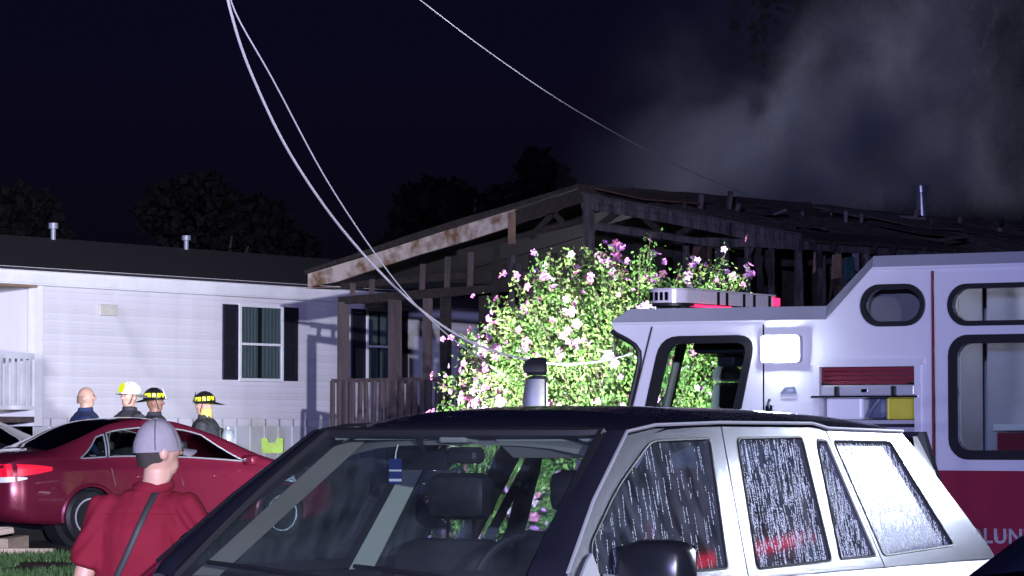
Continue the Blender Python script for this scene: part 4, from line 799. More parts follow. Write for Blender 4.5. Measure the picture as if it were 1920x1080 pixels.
def saloon(name, loc, rz, paint, label, wheels=True, detail=True, glass='dark_glass', sglass=None):
    c = empty(name, loc, rz, label, 'car'); xs = np.concatenate([np.linspace(-2.44, -2.2, 8)[:-1], np.linspace(-2.2, 2.2, 148), np.linspace(2.2, 2.38, 6)[1:]])
    mb = MB(); rings = []
    for x in xs:
        h = half(x); rings.append([(x, -y, z) for y, z in h] + [(x, y, z) for y, z in reversed(h[1:-1])])
    n = len(rings[0]); mb.v = [p for r in rings for p in r]
    ax = (-1.35, 1.40)
    for i in range(len(xs) - 1):
        for j in range(n):
            q = (i * n + j, i * n + (j + 1) % n, (i + 1) * n + (j + 1) % n, (i + 1) * n + j); cx = (xs[i] + xs[i + 1]) / 2; cz = sum(mb.v[k][2] for k in q) / 4; cyy = abs(sum(mb.v[k][1] for k in q) / 4)
            if cyy > .5 and any((cx - a) ** 2 + (cz - .33) ** 2 < .37 ** 2 for a in ax): continue
            jj = min(j, n - 1 - j)
            if 12 <= jj <= 15 and -1.45 < cx < 1.0: continue   # openings of the side windows
            mb.f.append(q); mb.mi.append(0)
    mb.f.append(tuple(range(n))); mb.f.append(tuple((len(xs) - 1) * n + j for j in range(n))); mb.mi += [0, 0]
    body = mb.obj('body', paint, c, smooth=R(50))
    def patch(nm, m, f, nu=12, nv=6, par=None): return MB().grid(nu, nv, f).obj(nm, m, par or c, smooth=True)
    def sidewin(a0, a1, b0, b1, v0, v1, sg, nm='side_window', tops=None):
        def f(u, v):
            vv = v0 + (v1 - v0) * v; x = (a0 + (a1 - a0) * v) * (1 - u) + (b0 + (b1 - b0) * v) * u; y, z = surf(x, vv if tops is None else v0 + (tops(x) - v0) * v); return (x, sg * (y + .006), z)
        w = patch(nm, sglass or glass, f, 12, 6)
        MB().tube([f(0, i / 6) for i in range(7)] + [f(i / 10, 1) for i in range(1, 11)] + [f(1, 1 - i / 6) for i in range(1, 7)] + [f(1 - i / 10, 0) for i in range(1, 10)], .010, 6, closed=True).obj('window_trim', 'chrome_dull', w, smooth=True)
    for sg in (-1, 1):
        WN = ((-1.44, -1.15, -1.08, -1.04), (-1.04, -1.0, -.14, -.16), (-.08, -.10, .93, .36)); v0_, v1_ = .162, .838
        for w_, nm_ in zip(WN, ('quarter_window', 'side_window', 'side_window')): sidewin(*w_, v0_, v1_, sg, nm_)
        ed = [(-1.47, -1.47)] + [e for w_ in WN for e in ((w_[0], w_[1]), (w_[2], w_[3]))] + [(1.03, 1.03)]
        for k in range(0, len(ed), 2):
            (a0, a1), (b0, b1) = ed[k], ed[k + 1]
            def pf(u, v): vv = .14 + .72 * v; x = (a0 + (a1 - a0) * v) * (1 - u) + (b0 + (b1 - b0) * v) * u; y, z = surf(x, vv); return (x, sg * (y + .002), z)
            patch('window_pillar', paint if k in (0, 6) else 'rubber', pf, 8, 6)
        for a in ax:
            w = MB().lathe([(.20, -.11), (.29, -.115), (.325, -.08), (.325, .08), (.29, .115), (.20, .11)], 28, Matrix.Translation((a, sg * .79, .325)), 'y').obj('wheel', 'rubber', c, smooth=True)
            sp_ = MB(); MX = Matrix.Translation((a, sg * .80, .325))
            for k in range(5):
                t = 2 * math.pi * k / 5 + .3; d = Vector((math.cos(t), 0, math.sin(t))); nrm = Vector((-math.sin(t), 0, math.cos(t)))
                sp_.add([MX @ (d * .03 + nrm * .03 + Vector((0, sg * .09, 0))), MX @ (d * .03 - nrm * .03 + Vector((0, sg * .09, 0))), MX @ (d * .215 - nrm * .022 + Vector((0, sg * .10, 0))), MX @ (d * .215 + nrm * .022 + Vector((0, sg * .10, 0)))], [(0, 1, 2, 3)])
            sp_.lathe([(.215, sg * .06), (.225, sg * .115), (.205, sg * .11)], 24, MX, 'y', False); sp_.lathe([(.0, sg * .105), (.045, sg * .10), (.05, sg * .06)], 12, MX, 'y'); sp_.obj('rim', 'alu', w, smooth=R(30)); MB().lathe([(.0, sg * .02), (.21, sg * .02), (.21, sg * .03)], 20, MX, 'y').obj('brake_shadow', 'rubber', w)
            MB().tube([(a + .372 * math.cos(t), sg * (side_y(a + .372 * math.cos(t), .33 + .372 * math.sin(t)) + .002), .33 + .372 * math.sin(t)) for t in [math.pi * (-.06 + 1.12 * i / 24) for i in range(25)]], .026, 6).obj('arch_lip', paint, c, smooth=True)
            MB().lathe([(.40, -.02), (.40, .26)], 20, Matrix.Translation((a, sg * .70, .33)) @ Matrix.Scale(-sg, 4, (0, 1, 0)), 'y').obj('wheel_well', 'rubber', c)
    def top(x0, x1, k):
        def f(u, v):
            x = x0 + (x1 - x0) * u; zb, w, zl, wb, zt, wt = stv(x); y = (v - .5) * 2 * wt * k; return (x, y, zt + .048 - .046 * (abs(y) / wt) ** 2.2)
        return f
    patch('rear_window', glass, top(-1.80, -.72, .93), 14, 10); patch('windscreen', glass, top(.62, 1.42, .93), 14, 10)
    for xx in (-.75, .30):
        for yy in (-.36, .36): MB().rbox(xx - .10, xx + .06, yy - .22, yy + .22, .55, 1.08, .06).rbox(xx - .12, xx, yy - .12, yy + .12, 1.10, 1.22, .04).obj('seat', 'leather_dark', c, smooth=True)
    MB().rbox(.85, 1.3, -.68, .68, .70, .93, .06).obj('dashboard', 'leather_dark', c)
    if detail:
        for sg in (-1, 1):
            def tl(z0, z1, x1, nm, m, o=.006, x0=-2.425):
                def f(u, v): z = (z0 + z1) / 2 + (z1 - z0) * (v - .5) * (1 - .72 * u * u) + .02 * u; x = x0 + (x1 - x0) * u; return (x - .010 * (1 - u), sg * (side_y(x, z) + o), z)
                return patch(nm, m, f, 14, 5)
            t_ = tl(.80, .950, -1.86, 'tail_light', 'tail_red_glow'); tl(.735, .798, -2.18, 'reverse_light', 'tail_white')
            for x in (-.62, .48): MB().rbox(x - .10, x + .10, sg * (side_y(x, .80) + .02) - .012, sg * (side_y(x, .80) + .02) + .012, .775, .81, .01).obj('door_handle', paint, c, smooth=True)
            for x in (-1.06, -.10, 1.06): MB().tube([(x + .05 * math.sin(k), sg * (side_y(x, z) - .001), z) for k, z in enumerate([.34, .5, .7, .90])], .004, 4).obj('door_seam', 'rubber', c)
            MB().rbox(.86, .98, sg * .92 - .10, sg * .92 + .10, .92, 1.04, .04).obj('door_mirror', paint, c, smooth=True)
            MB().tube([(x, sg * (side_y(x, .30) + .004), .29) for x in np.linspace(-.9, .95, 10)], .03, 6).obj('sill', paint, c, smooth=True)
        MB().grid(10, 4, lambda u, v: (-2.447 + .01 * abs(u - .5), (u - .5) * .9, .80 + .10 * v)).obj('boot_trim', 'tail_red_glow', c)
    return c
P('chrome_dull', (.55, .58, .66), .3, .7)
P('maroon_paint', (.15, .012, .034), .28, .35, coat=1.0, var=.05, vscale=3); P('black_paint', (.010, .010, .014), .5, 0, spec=.2); P('navy_car', (.012, .016, .04), .25, 0, coat=1.0)
EMIT('tail_red_glow', (.75, .005, .03), .35); P('tail_white', (.75, .75, .78), .2)  # mild glow put in for brightness the red lenses only reflect
P('wing_pale', (.45, .45, .48), .6, var=.3, vscale=6); P('wing_dark', (.02, .02, .024), .6)
sed = saloon('saloon_car', (-4.50, 39.46, gz(38.6)), math.atan2(.633, .775), 'maroon_paint', 'maroon saloon parked beyond the man in red, tail lights towards the camera', sglass='pane')
for sg in (-1,): # dark front wing panel with a pale patch
    MB().grid(14, 8, lambda u, v: (lambda x, z: (x, sg * (side_y(x, z) + .008), z))(1.08 + .75 * u, .68 + .19 * v)).obj('front_wing', 'wing_dark', sed, smooth=True, label='dark front wing of the maroon saloon')
    MB().grid(8, 5, lambda u, v: (lambda x, z: (x, sg * (side_y(x, z) + .012), z))(1.32 + .32 * u * (1 - .3 * v), .71 + .13 * v)).obj('pale_wing_patch', 'wing_pale', sed, smooth=True)
pk = saloon('parked_car', (-8.35, 44.3, gz(44)), R(160), 'black_paint', 'dark car at the left edge, only its roof showing past the maroon boot'); pk.scale = (1.12, 1.12, 1.17)
saloon('parked_car', (2.29, 10.36, 0), 4.1467, 'navy_car', 'dark blue car cut off by the lower right corner beside the SUV', detail=False)
# ------------------------------------------------------------------ people
P('skin', (.52, .30, .23), .5, sub=.15, var=.06, vscale=14); P('skin_dark', (.26, .13, .09), .5, sub=.1, var=.06, vscale=14)
P('polo_red', (.17, .008, .022), .85, var=.10, vscale=5, bump=.12, bscale=300, spec=.2); P('jeans', (.03, .04, .07), .8, var=.2, vscale=12)
P('cap_cloth', (.25, .225, .26), .85, var=.12, vscale=10, bump=.15, bscale=250, spec=.2); P('hair', (.032, .025, .022), .7, bump=.5, bscale=200); P('cap_seam', (.11, .09, .12), .9); P('strap', (.012, .012, .015), .6)
P('coat_black', (.030, .031, .040), .75, var=.3, vscale=9, bump=.25, bscale=25); P('lime_band', (.42, .62, .02), .4); P('silver_band', (.6, .6, .65), .3, .4)
P('navy_shirt', (.016, .030, .10), .8, var=.15, vscale=8); P('helmet_white', (.82, .82, .80), .3); P('helmet_black', (.012, .012, .014), .35); P('hood_tan', (.55, .40, .12), .8); P('yellow_tet', (.75, .80, .02), .35)
P('stubble', (.30, .19, .14), .8); P('tank_grey', (.50, .56, .62), .3, .5); P('shoe', (.02, .02, .02), .6); P('lime_bag', (.14, .22, .02), .7, var=.2, vscale=8); P('bin_dark', (.012, .015, .024), .5)
def remesh(mb, name, mat, voxel, smooth_it=3, fn=None, zone=None):
    me = bpy.data.meshes.new('tmp'); me.from_pydata([tuple(p) for p in mb.v], [], mb.f)
    bm = bmesh.new(); bm.from_mesh(me); bmesh.ops.recalc_face_normals(bm, faces=bm.faces); bm.to_mesh(me); bm.free()
    o = bpy.data.objects.new('tmp', me); COL.objects.link(o); m = o.modifiers.new('r', 'REMESH'); m.mode = 'VOXEL'; m.voxel_size = voxel
    s = o.modifiers.new('s', 'SMOOTH'); s.iterations = smooth_it; s.factor = .5
    bpy.context.view_layer.update(); r = bpy.data.meshes.new_from_object(o.evaluated_get(bpy.context.evaluated_depsgraph_get())); bpy.data.objects.remove(o); r.name = name
    for q in (mat if isinstance(mat, list) else [mat]): r.materials.append(MATS[q])
    if fn:
        cn = [(v.co.copy(), v.normal.copy()) for v in r.vertices]
        r.vertices.foreach_set('co', [k for c, n in cn for k in fn(c, n)])
    r.polygons.foreach_set('use_smooth', [True] * len(r.polygons))
    if zone: r.polygons.foreach_set('material_index', [zone(p.center) for p in r.polygons])
    return r
HT = lambda turn, tilt=0.0: Matrix.Translation((0, 0, 1.56)) @ Matrix.Rotation(R(turn), 4, 'Z') @ Matrix.Rotation(R(tilt), 4, 'X') @ Matrix.Translation((0, 0, -1.56))
def body_mesh(arms, turn=0, tilt=0, voxel=.012, fat=1.0, skin='skin', lean=0.0):
    mb = MB(); f = fat
    mb.tube([(0, 0, z) for z in (.86, .96, 1.08, 1.24, 1.36, 1.44, 1.49)], [(.15 * f, .105 * f), (.165 * f, .12 * f), (.155 * f, .115 * f), (.172 * f, .125 * f), (.178, .115), (.13, .09), (.07, .065)], 20, up=(0, 1, 0))
    mb.tube([(0, -.01, 1.42), (0, .0, 1.52), (0, .015, 1.60)], [.066, .060, .058], 14, up=(0, 1, 0))
    M = HT(turn, tilt)
    mb.ellipsoid(M @ Vector((0, .01, 1.672)), (.076, .096, .112), 18, 12, M.to_3x3()); mb.ellipsoid(M @ Vector((0, .045, 1.600)), (.052, .055, .055), 12, 8, M.to_3x3())
    mb.tube([M @ Vector(p) for p in ((0, .098, 1.685), (0, .116, 1.655), (0, .112, 1.637))], [.009, .014, .016], 8); mb.ellipsoid(M @ Vector((0, .092, 1.607)), (.022, .012, .010), 8, 6, M.to_3x3()); mb.ellipsoid(M @ Vector((0, .088, 1.705)), (.05, .014, .012), 8, 6, M.to_3x3())
    for s in (-1, 1): mb.ellipsoid(M @ Vector((s * .078, -.005, 1.652)), (.011, .021, .031), 10, 8, M.to_3x3()); mb.ellipsoid(M @ Vector((s * .035, .078, 1.655)), (.024, .018, .018), 8, 6, M.to_3x3())
    for s, (el, wr) in zip((-1, 1), arms):
        sh = Vector((s * .175, 0, 1.415)); el = Vector(el); wr = Vector(wr)
        mb.tube([sh * .7 + Vector((0, 0, .43)), sh, sh.lerp(el, .45), el, el.lerp(wr, .3), wr], [.05, .062, .052, .042, .043, .029], 12)
        d = (wr - el).normalized(); side = d.cross(Vector((s, 0, .2))).normalized(); nrm = d.cross(side).normalized(); pc = wr + d * .045
        mb.tube([wr - d * .01, wr + d * .03, wr + d * .085], [(.026, .02), (.04, .018), (.040, .015)], 10, up=tuple(nrm))
        for k, (off, ln) in enumerate(((-.030, .062), (-.010, .074), (.010, .070), (.029, .054))):
            b0 = wr + d * .082 + side * off; mb.tube([b0 - d * .02, b0 + d * ln * .45, b0 + d * ln * .8 + nrm * .014 * -s, b0 + d * ln * .95 + nrm * .030 * -s], [.011, .0105, .010, .009], 8)
        t0 = wr + d * .025 - side * .032; mb.tube([t0, t0 + d * .03 - side * .022, t0 + d * .065 - side * .026], [.013, .012, .010], 8)
    for s in (-1, 1):
        mb.tube([(s * .085, 0, .92), (s * .095, .01, .70), (s * .10, .02, .48), (s * .10, -.01, .30), (s * .10, -.015, .08)], [.095 * f, .08, .058, .056, .04], 14, up=(0, 1, 0)); mb.tube([(s * .10, -.06, .045), (s * .105, .03, .05), (s * .115, .13, .035), (s * .12, .18, .03)], [(.04, .04), (.042, .045), (.045, .033), (.032, .024)], 10)
    if lean:
        for i, p in enumerate(mb.v):
            p = Vector(p)
            if p.z > .9: p.y += (p.z - .9) * lean
            mb.v[i] = tuple(p)
    return mb
def face(p, M, hairm, hair_z=1.70):
    for s in (-1, 1):
        MB().ellipsoid(M @ Vector((s * .033, .093, 1.668)), (.013, .007, .006), 8, 6, M.to_3x3()).obj('eye', 'card_white', p, fix=False); MB().ellipsoid(M @ Vector((s * .033, .099, 1.668)), (.006, .003, .006), 8, 6, M.to_3x3()).obj('pupil', 'rubber', p, fix=False)
        if hairm: MB().tube([M @ Vector((s * .018, .102, 1.690)), M @ Vector((s * .05, .092, 1.693))], .005, 6).obj('eyebrow', hairm, p, fix=False)
def person(loc, rz, label, group, **k):
    return empty('person', loc, rz, label, 'person', group)
arms_down = [((-.24, -.03, 1.13), (-.22, .10, .90)), ((.24, -.03, 1.13), (.22, .10, .90))]
# --- man in the red polo, his back to the camera
mY = 13.3; man = person((-1.525, mY, -.0), R(-8), 'man seen from behind in red polo, grey cap and black shoulder strap', None)
armsM = [((-.25, -.05, 1.12), (-.26, .06, .86)), ((.315, -.03, 1.15), (.35, .10, .90))]
MT = HT(-46, 3); MT = Matrix.Translation((.045, .03, .0)) @ MT
mb = body_mesh(armsM, -46, 3, fat=1.12)
link('body', remesh(mb, 'body', ['skin', 'jeans', 'shoe'], .009, 3, fn=lambda c, n: c + Vector((.045, .03, 0)) * min(1, max(0, (c.z - 1.42) / .12)), zone=lambda c: 2 if c.z < .09 else (1 if c.z < .98 and abs(c.x) < .20 else 0)), man)
pm = MB(); pm.tube([(0, 0, z) for z in (.80, .86, .96, 1.08, 1.22, 1.34, 1.425, 1.475, 1.505)], [(.205, .155), (.21, .16), (.21, .162), (.20, .155), (.198, .152), (.196, .138), (.168, .112), (.112, .088), (.084, .078)], 24, up=(0, 1, 0))
pm.tube([(.01, 0, 1.44), (.025, .005, 1.49), (.035, .010, 1.525)], [(.10, .088), (.082, .076), (.074, .070)], 16, up=(0, 1, 0))
for s, (el, wr) in zip((-1, 1), armsM):
    el = Vector(el); sh = Vector((s * .165, 0, 1.425)); hem = sh.lerp(el, .80); pm.tube([sh * .7 + Vector((0, 0, .435)), sh, sh.lerp(el, .35), hem], [.065, .078, .080, (.088, .078)], 16)
def folds(c, n):
    w = mnoise.fractal(Vector((c.x * 5 + 3, c.y * 5, c.z * 2.2)), .9, 2.1, 4) * .013
    if abs(c.x) > .13: w += .009 * math.sin((c.z * 1.0 + abs(c.x) * 1.35) * 62) * max(0, min(1, (c.z - 1.16) / .1)) * max(0, min(1, (abs(c.x) - .13) / .05)) * (1 if c.x > 0 else .45)
    w += .010 * math.sin(c.x * 21 + 6 * mnoise.noise(Vector((c.x * 3, 0, c.z * 1.6)))) * max(0, min(1, (1.32 - c.z) / .25))
    return c + n * w
polo = link('polo_shirt', remesh(pm, 'polo_shirt', 'polo_red', .011, 3, fn=folds), man)
MB().tube([Vector((.036, .010, 1.512)) + Vector((math.cos(a) * .078, math.sin(a) * .076, .018 * math.sin(a + .4))) for a in [i * math.pi / 10 for i in range(20)]], .011, 8, closed=True, flat=2.0).obj('collar', 'polo_red', man, smooth=True)
from mathutils.bvhtree import BVHTree
bv = BVHTree.FromPolygons([v.co for v in polo.data.vertices], [tuple(p.vertices) for p in polo.data.polygons])
st = MB(); ribbon = []
for i in range(29):
    t = i / 28; x = .075 - .28 * t + .035 * math.sin(t * math.pi); z = 1.515 - .60 * t ** 1.15; h = bv.ray_cast(Vector((x, -1, z)), Vector((0, 1, 0)))
    y = h[0].y if h[0] is not None else -.1; ribbon.append(Vector((x, y - .006, z)))
ribbon[0].y += .02
for k in range(2):
    for i in range(1, 28): ribbon[i].y = (ribbon[i - 1].y + ribbon[i].y * 2 + ribbon[i + 1].y) / 4 - .0008
st.tube(ribbon, (.0135), 8, flat=.28, up=(0, -1, 0)); st.obj('shoulder_strap', 'strap', man, smooth=True)
def on_head(M, fn, nu, nv): return MB().grid(nu, nv, lambda u, v: M @ Vector(fn(u, v)))
cap = on_head(MT, lambda u, v: (lambda a, th: (.0865 * math.sin(th) * math.sin(a) * (1.0), .008 + .107 * math.sin(th) * math.cos(a), 1.668 + .112 * math.cos(th) + (.012 * math.cos(th) if th < 1 else 0)))(2 * math.pi * u, v * math.pi * .53), 48, 14).obj('cap', 'cap_cloth', man, smooth=True)
def brim(u, v, o=0.0): a = (u - .5) * 2; return (.080 * math.sin(a * 1.35) * (1 + .06 * v), .075 + .035 * math.cos(a * 1.35) + .075 * v * math.cos(a * 1.2), 1.668 - .012 * v - .022 * a * a + o)
bb = on_head(MT, brim, 20, 6); bb2 = on_head(MT, lambda u, v: brim(u, v, -.005), 20, 6); bb.add(bb2.v, bb2.f); bb.obj('cap_brim', 'cap_cloth', cap, smooth=True)
for a0 in (0, 60, 120): MB().tube([MT @ Vector((.088 * math.sin(th) * math.sin(R(a0)), .008 + .1085 * math.sin(th) * math.cos(R(a0)), 1.669 + .113 * math.cos(th) + (.012 * math.cos(th) if abs(th) < 1 else 0))) for th in [-1.6 + 3.2 * i / 20 for i in range(21)]], .0030, 5).obj('cap_seam', 'cap_seam', cap)
MB().ellipsoid(MT @ Vector((0, .008, 1.793)), (.010, .010, .006), 8, 6).obj('cap_button', 'cap_cloth', cap)
on_head(MT, lambda u, v: (lambda a, z: (.0815 * math.sin(a) * (1 - .08 * v), .008 + .101 * math.cos(a) * (1 - .13 * v), z))(R(92) + R(176) * u, 1.688 - (.040 + .052 * math.sin(math.pi * u) ** .5) * v - .005 * math.sin(u * 21) * v), 30, 10).obj('hair', 'hair', man, smooth=True)
face(man, MT, 'hair')
yk = [bv.ray_cast(Vector((x, -1, 1.405 - .03 * abs(x))), Vector((0, 1, 0)))[0] for x in np.linspace(-.15, .15, 17)]
MB().tube([p_ - Vector((0, .001, 0)) for p_ in yk if p_ is not None], .003, 5).obj('yoke_seam', 'polo_red', polo, smooth=True)
# --- firefighters at the pale home
def helmet(par, M, shell, front=None, tets=True):
    def f(u, v):
        a = 2 * math.pi * u
        if v < .6: th = v / .6 * math.pi * .5; r = math.sin(th); return ((.100 * r) * math.sin(a), .0 + .124 * r * math.cos(a), 1.705 + .125 * math.cos(th) + .006 * abs(math.cos(a * 4)) * math.sin(th * 2))
        t = (v - .6) / .4; back = max(0, -math.cos(a)); fr_ = max(0, math.cos(a)); w = .035 + .085 * back ** 1.5 + .018 * fr_
        return ((.100 + w * t) * math.sin(a), (.124 + w * t) * math.cos(a), 1.705 - .004 - .030 * t * (.4 + back) + .012 * fr_ * t)
    h = on_head(M, f, 44, 16).obj('helmet', shell, par, smooth=R(70))
    for a0 in (0, 45, 90, 135): MB().tube([M @ Vector((.103 * math.sin(th) * math.sin(R(a0)), .127 * math.sin(th) * math.cos(R(a0)), 1.707 + .129 * math.cos(th))) for th in [-1.5 + 3.0 * i / 12 for i in range(13)]], .006, 5).obj('helmet_rib', shell, h)
    MB().plate([(-.038, 1.715), (.038, 1.715), (.048, 1.79), (0, 1.835), (-.048, 1.79)], [], lambda a, b: M @ Vector((a, .142 - (b - 1.71) * .35, b)), lambda a, b: M @ Vector((a, .134 - (b - 1.71) * .35, b))).obj('front_shield', front or shell, h)
    if tets:
        for a in (35, 62, 90, 118, 145, 215, 242, 270, 298, 325): MB().rbox(-.022, .022, -.006, .006, -.026, .026, .005, M @ Matrix.Translation((.103 * math.sin(R(a)) * .93, .127 * math.cos(R(a)) * .93, 1.748)) @ Matrix.Rotation(R(-a), 4, 'Z')).obj('reflective_mark', 'yellow_tet', h)
    MB().tube([M @ Vector((s_ * .078, .02, 1.70)) for s_ in (1,)] + [M @ Vector((.06, .05, 1.60)), M @ Vector((0, .07, 1.555)), M @ Vector((-.06, .05, 1.60)), M @ Vector((-.078, .02, 1.70))], .007, 6).obj('chin_strap', 'strap', h)
    return h
def coat(par, arms, m='coat_black', bands=True, fat=1.0):
    c = MB(); c.tube([(0, 0, z) for z in (.74, .80, 1.0, 1.2, 1.36, 1.45, 1.50)], [(.25 * fat, .205), (.255 * fat, .21), (.235 * fat, .19), (.25 * fat, .195), (.25 * fat, .18), (.195, .145), (.12, .11)], 22, up=(0, 1, 0)); c.tube([(0, 0, 1.47), (0, 0, 1.56)], [.088, .082], 16, up=(0, 1, 0))
    for s, (el, wr) in zip((-1, 1), arms):
        el = Vector(el); wr = Vector(wr); sh = Vector((s * .18, 0, 1.42)); c.tube([sh * .8 + Vector((0, 0, .28)), sh, sh.lerp(el, .5), el, el.lerp(wr, .5), el.lerp(wr, .95)], [.08, .095, .085, .078, .07, .062], 14)
    o = link('coat', remesh(c, 'coat', m, .016, 2, fn=lambda q, n: q + n * .012 * mnoise.fractal(q * 7, .9, 2, 3)), par)
    if bands:
        def ring(p, d, r, w=.025):
            d = Vector(d).normalized(); a = d.cross(Vector((.3, 1, .2))).normalized(); b = d.cross(a); q = MB()
            q.grid(24, 2, lambda u, v: Vector(p) + (a * math.cos(2 * math.pi * u) + b * math.sin(2 * math.pi * u)) * r + d * (v - .5) * 2 * w); k = q.obj('reflective_band', 'lime_band', o, smooth=True)
            q = MB(); q.grid(24, 2, lambda u, v: Vector(p) + (a * math.cos(2 * math.pi * u) + b * math.sin(2 * math.pi * u)) * (r + .003) + d * (v - .5) * 2 * w * .35); q.obj('silver_stripe', 'silver_band', k, smooth=True)
        for s, (el, wr) in zip((-1, 1), arms):
            el = Vector(el); wr = Vector(wr); sh = Vector((s * .18, 0, 1.42)); ring(sh.lerp(el, .55), el - sh, .098, .036); ring(el.lerp(wr, .72), wr - el, .078, .025)
        for z, rx, ry in ((.84, .272, .226), (1.22, .268, .214)):
            k = MB().grid(32, 2, lambda u, v: (rx * fat * math.cos(2 * math.pi * u), ry * math.sin(2 * math.pi * u), z + .05 * (v - .5))).obj('reflective_band', 'lime_band', o, smooth=True); MB().grid(32, 2, lambda u, v: ((rx * fat + .003) * math.cos(2 * math.pi * u), (ry + .003) * math.sin(2 * math.pi * u), z + .018 * (v - .5))).obj('silver_stripe', 'silver_band', k, smooth=True)
    return o
def tank(par):
    t = MB().lathe([(.0, .86), (.05, .865), (.075, .90), (.078, 1.30), (.06, 1.36), (.025, 1.385), (.025, 1.41), (.0, 1.415)], 16, Matrix.Translation((0, -.265, 0))).obj('air_cylinder', 'tank_grey', par, smooth=True)
    for z in (1.0, 1.2): MB().lathe([(.081, z - .02), (.083, z), (.081, z + .02)], 16, Matrix.Translation((0, -.265, 0))).obj('cylinder_band', 'strap', t)
    MB().rbox(-.09, .09, -.20, -.165, .86, 1.40, .02).obj('back_plate', 'strap', par)
    for s in (-1, 1): MB().tube([(s * .10, -.17, 1.36), (s * .115, -.05, 1.50), (s * .12, .10, 1.44), (s * .11, .175, 1.25)], .022, 6, flat=.4).obj('harness_strap', 'strap', par)
grp = 'crew talking beside the pale home'
def crew(px_, Y, phi, label, kind):
    X = (px_ - 960) / 6000 * Y; p = person((X, Y, gz(Y)), R(phi), label, grp); s = kind.get('s', 1.0); p.scale = (s * 1.17, s * 1.17, s * 1.135); turn = kind.get('turn', 0); M = HT(turn, kind.get('tilt', 0)); arms = kind.get('arms', arms_down)
    sk = kind.get('skin', 'skin'); lower = kind.get('lower', 'coat_black')
    link('body', remesh(body_mesh(arms, turn, kind.get('tilt', 0), fat=kind.get('fat', 1.05)), 'body', [sk, lower, 'shoe'], .012, 2, zone=lambda c: 2 if c.z < .10 else (1 if c.z < .93 and abs(c.x) < .19 else 0)), p); face(p, M, 'hair'); return p, M, arms
p, M, a = crew(160, 42.2, -78, 'bald man in a navy shirt, no helmet, at the left of the crew', dict(s=1.03, turn=-8, fat=1.15))
coat(p, a, 'navy_shirt', bands=False, fat=1.0); on_head(M, lambda u, v: (lambda an, z: (.0795 * math.sin(an), .008 + .0985 * math.cos(an), z))(R(100) + R(160) * u, 1.685 - .085 * v), 24, 6).obj('hair', 'stubble', p, smooth=True)
armB = [((-.27, .10, 1.16), (-.16, .32, 1.22)), ((.27, .02, 1.13), (.22, .20, .98))]
p, M, a = crew(244, 42.4, 128, 'firefighter in a white helmet facing left beside the bald man', dict(s=1.035, turn=10, arms=armB)); coat(p, a); helmet(p, M, 'helmet_white', 'yellow_tet', False); tank(p)
p, M, a = crew(289, 42.9, -70, 'firefighter in a black and white helmet turned right, second from the right', dict(s=1.0, turn=-15, skin='skin_dark')); coat(p, a); helmet(p, M, 'helmet_black', 'helmet_white'); tank(p)
armC = [((-.27, .06, 1.14), (-.20, .26, 1.02)), ((.27, .08, 1.13), (.18, .28, 1.03))]
p, M, a = crew(386, 42.5, 84, 'firefighter in a black helmet with lime bands and a grey air cylinder, facing left', dict(s=.975, turn=6, tilt=-4, arms=armC)); coat(p, a, fat=1.08); helmet(p, M, 'helmet_black', 'helmet_black'); tank(p)
MB().tube([(0, -.005, 1.48), (0, 0, 1.56), (0, .0, 1.63)], [.082, .078, .082], 14, up=(0, 1, 0)).obj('neck_hood', 'hood_tan', p, smooth=True)
lb_ = MB().plate(rpoly([(-.14, 0), (.14, 0), (.15, .20), (.06, .21), (.04, .14), (-.05, .14), (-.07, .21), (-.15, .20)], .02), [], lambda a, b: (a, -.09 + .02 * b, b), lambda a, b: (a, .09 - .02 * b, b)).obj('gear_bag', 'lime_bag', smooth=R(30)); lb_.location = ((512 - 960) / 6000 * 43.4, 43.4, 1.43); tag(lb_, 'lime green bag with a notched top beyond the maroon bonnet', 'bag')
st_ = empty('equipment_stand', ((512 - 960) / 6000 * 43.4, 43.4, gz(43.4)), 0, 'dark box stand carrying the lime bag beside the sedan bonnet', 'stand'); MB().rbox(-.35, .35, -.22, .22, .06, .925, .03).obj('stand_box', 'bin_dark', st_)
for sx in (-.28, .28):
    for sy in (-.15, .15): MB().box(sx - .03, sx + .03, sy - .03, sy + .03, 0, .06).obj('leg', 'bin_dark', st_)
# ------------------------------------------------------------------ added light tower, unseen on the right: carries the SUV's raking and red lamps
LT = empty('added_light_tower', (5.52, 15.12, 0), R(66), 'added light tower with white lamp heads and a red beacon bar, out of view right of the SUV', 'light tower')
MB().rbox(-.5, .5, -.35, .35, .25, .8, .05).obj('generator_box', 'roof_grey', LT); MB().tube([(0, 0, .8), (0, 0, 3.0)], .04, 10).obj('mast', 'galv', LT)
for sx_ in (-.4, .4):
    for sy_ in (-.28, .28): MB().tube([(sx_, sy_, .3), (sx_ * 1.6, sy_ * 1.6, .02)], .025, 6).obj('leg', 'galv', LT)
MB().rbox(-.66, .66, -.04, .04, 3.03, 3.065, .012).obj('beacon_bar', 'lamp_red_side', LT); MB().rbox(-.62, -.18, 1.10, 1.17, 2.45, 2.75, .03).obj('lamp_head', 'alu', LT); MB().tube([(0, 0, 2.8), (-.2, .6, 2.8), (-.4, 1.12, 2.7)], .025, 8).obj('lamp_arm', 'galv', LT)
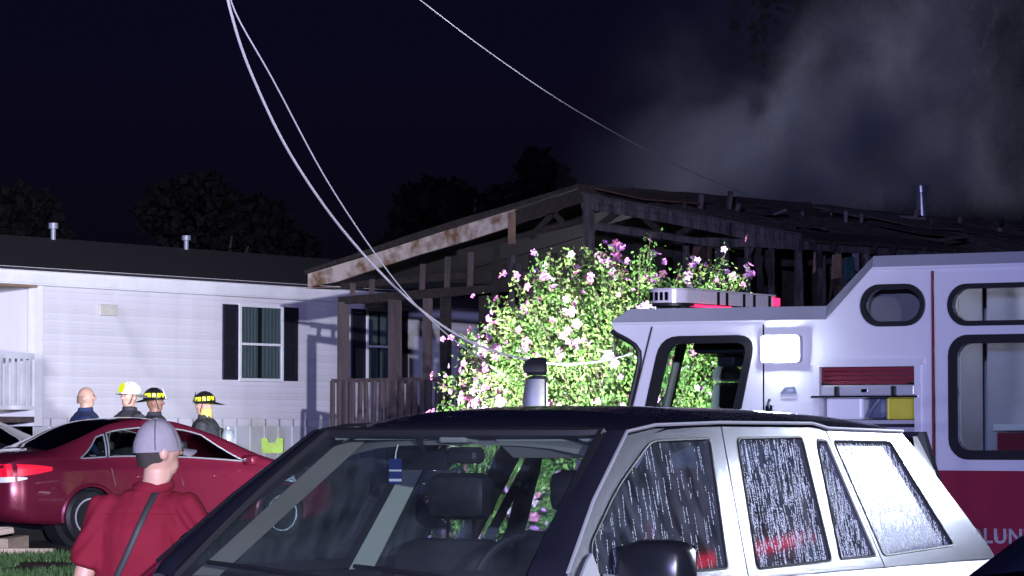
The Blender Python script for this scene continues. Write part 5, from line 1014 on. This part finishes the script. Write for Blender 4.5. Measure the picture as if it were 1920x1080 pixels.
# ------------------------------------------------------------------ smoke off the burned roof
m = bpy.data.materials.new('smoke'); m.use_nodes = True; nt = m.node_tree; nt.nodes.clear()
out = nt.nodes.new('ShaderNodeOutputMaterial'); pv = nt.nodes.new('ShaderNodeVolumePrincipled'); pv.inputs['Color'].default_value = (.54, .57, .70, 1); pv.inputs['Anisotropy'].default_value = .2
tc = nt.nodes.new('ShaderNodeTexCoord'); mp = nt.nodes.new('ShaderNodeMapping'); mp.inputs['Rotation'].default_value = (0, R(28), 0); mp.inputs['Scale'].default_value = (1, .7, .9)
n1 = nt.nodes.new('ShaderNodeTexNoise'); n1.inputs['Scale'].default_value = .48; n1.inputs['Detail'].default_value = 5.0; n1.inputs['Roughness'].default_value = .58; n1.inputs['Distortion'].default_value = .5
sx = nt.nodes.new('ShaderNodeSeparateXYZ')
def MATH(op, a, b=None, clamp=False):
    q = nt.nodes.new('ShaderNodeMath'); q.operation = op; q.use_clamp = clamp
    for i, s in enumerate((a, b)):
        if s is None: continue
        if isinstance(s, (int, float)): q.inputs[i].default_value = s
        else: nt.links.new(s, q.inputs[i])
    return q.outputs[0]
def RANGE(s, a, b, c, d):
    q = nt.nodes.new('ShaderNodeMapRange'); q.interpolation_type = 'SMOOTHSTEP'; q.inputs[1].default_value = a; q.inputs[2].default_value = b; q.inputs[3].default_value = c; q.inputs[4].default_value = d; nt.links.new(s, q.inputs[0]); return q.outputs[0]
nt.links.new(tc.outputs['Object'], mp.inputs[0]); nt.links.new(mp.outputs[0], n1.inputs[0]); nt.links.new(tc.outputs['Object'], sx.inputs[0])
X_, Y_, Z_ = sx.outputs
left = RANGE(MATH('SUBTRACT', X_, MATH('MULTIPLY', Z_, .35)), -5.2, -.6, 0, 1); right = RANGE(X_, -.2, 4.6, 1, .16); topf = RANGE(Z_, -1.4, 1.8, 1, .08); bot = RANGE(Z_, -2.6, -1.9, 0, 1); yf = MATH('MULTIPLY', RANGE(Y_, -4.4, -2.4, 0, 1), RANGE(Y_, 2.5, 4.4, 1, 0))
nz = RANGE(n1.outputs[0], .46, .66, 0, 1)
den = MATH('MULTIPLY', MATH('MULTIPLY', MATH('MULTIPLY', left, right), MATH('MULTIPLY', topf, bot)), MATH('MULTIPLY', yf, MATH('ADD', nz, .05)))
xc = MATH('SUBTRACT', X_, MATH('ADD', MATH('MULTIPLY', Z_, .75), -.15)); col_ = MATH('POWER', 2.718, MATH('MULTIPLY', MATH('MULTIPLY', xc, xc), -.30))   # the denser column off the roof
den = MATH('MULTIPLY', den, MATH('ADD', MATH('MULTIPLY', col_, 1.5), .42))
dd = MATH('MULTIPLY', den, .5); nt.links.new(dd, pv.inputs['Density']); nt.links.new(pv.outputs[0], out.inputs['Volume'])
sm = MB().box(-5.6, 6.6, -4.5, 4.5, -3.1, 4.6).obj('smoke', m); sm.location = (6.3, 50.5, 7.6); sm['kind'] = 'stuff'; sm['label'] = 'grey smoke rolling up off the burned roof'; sm['category'] = 'smoke'
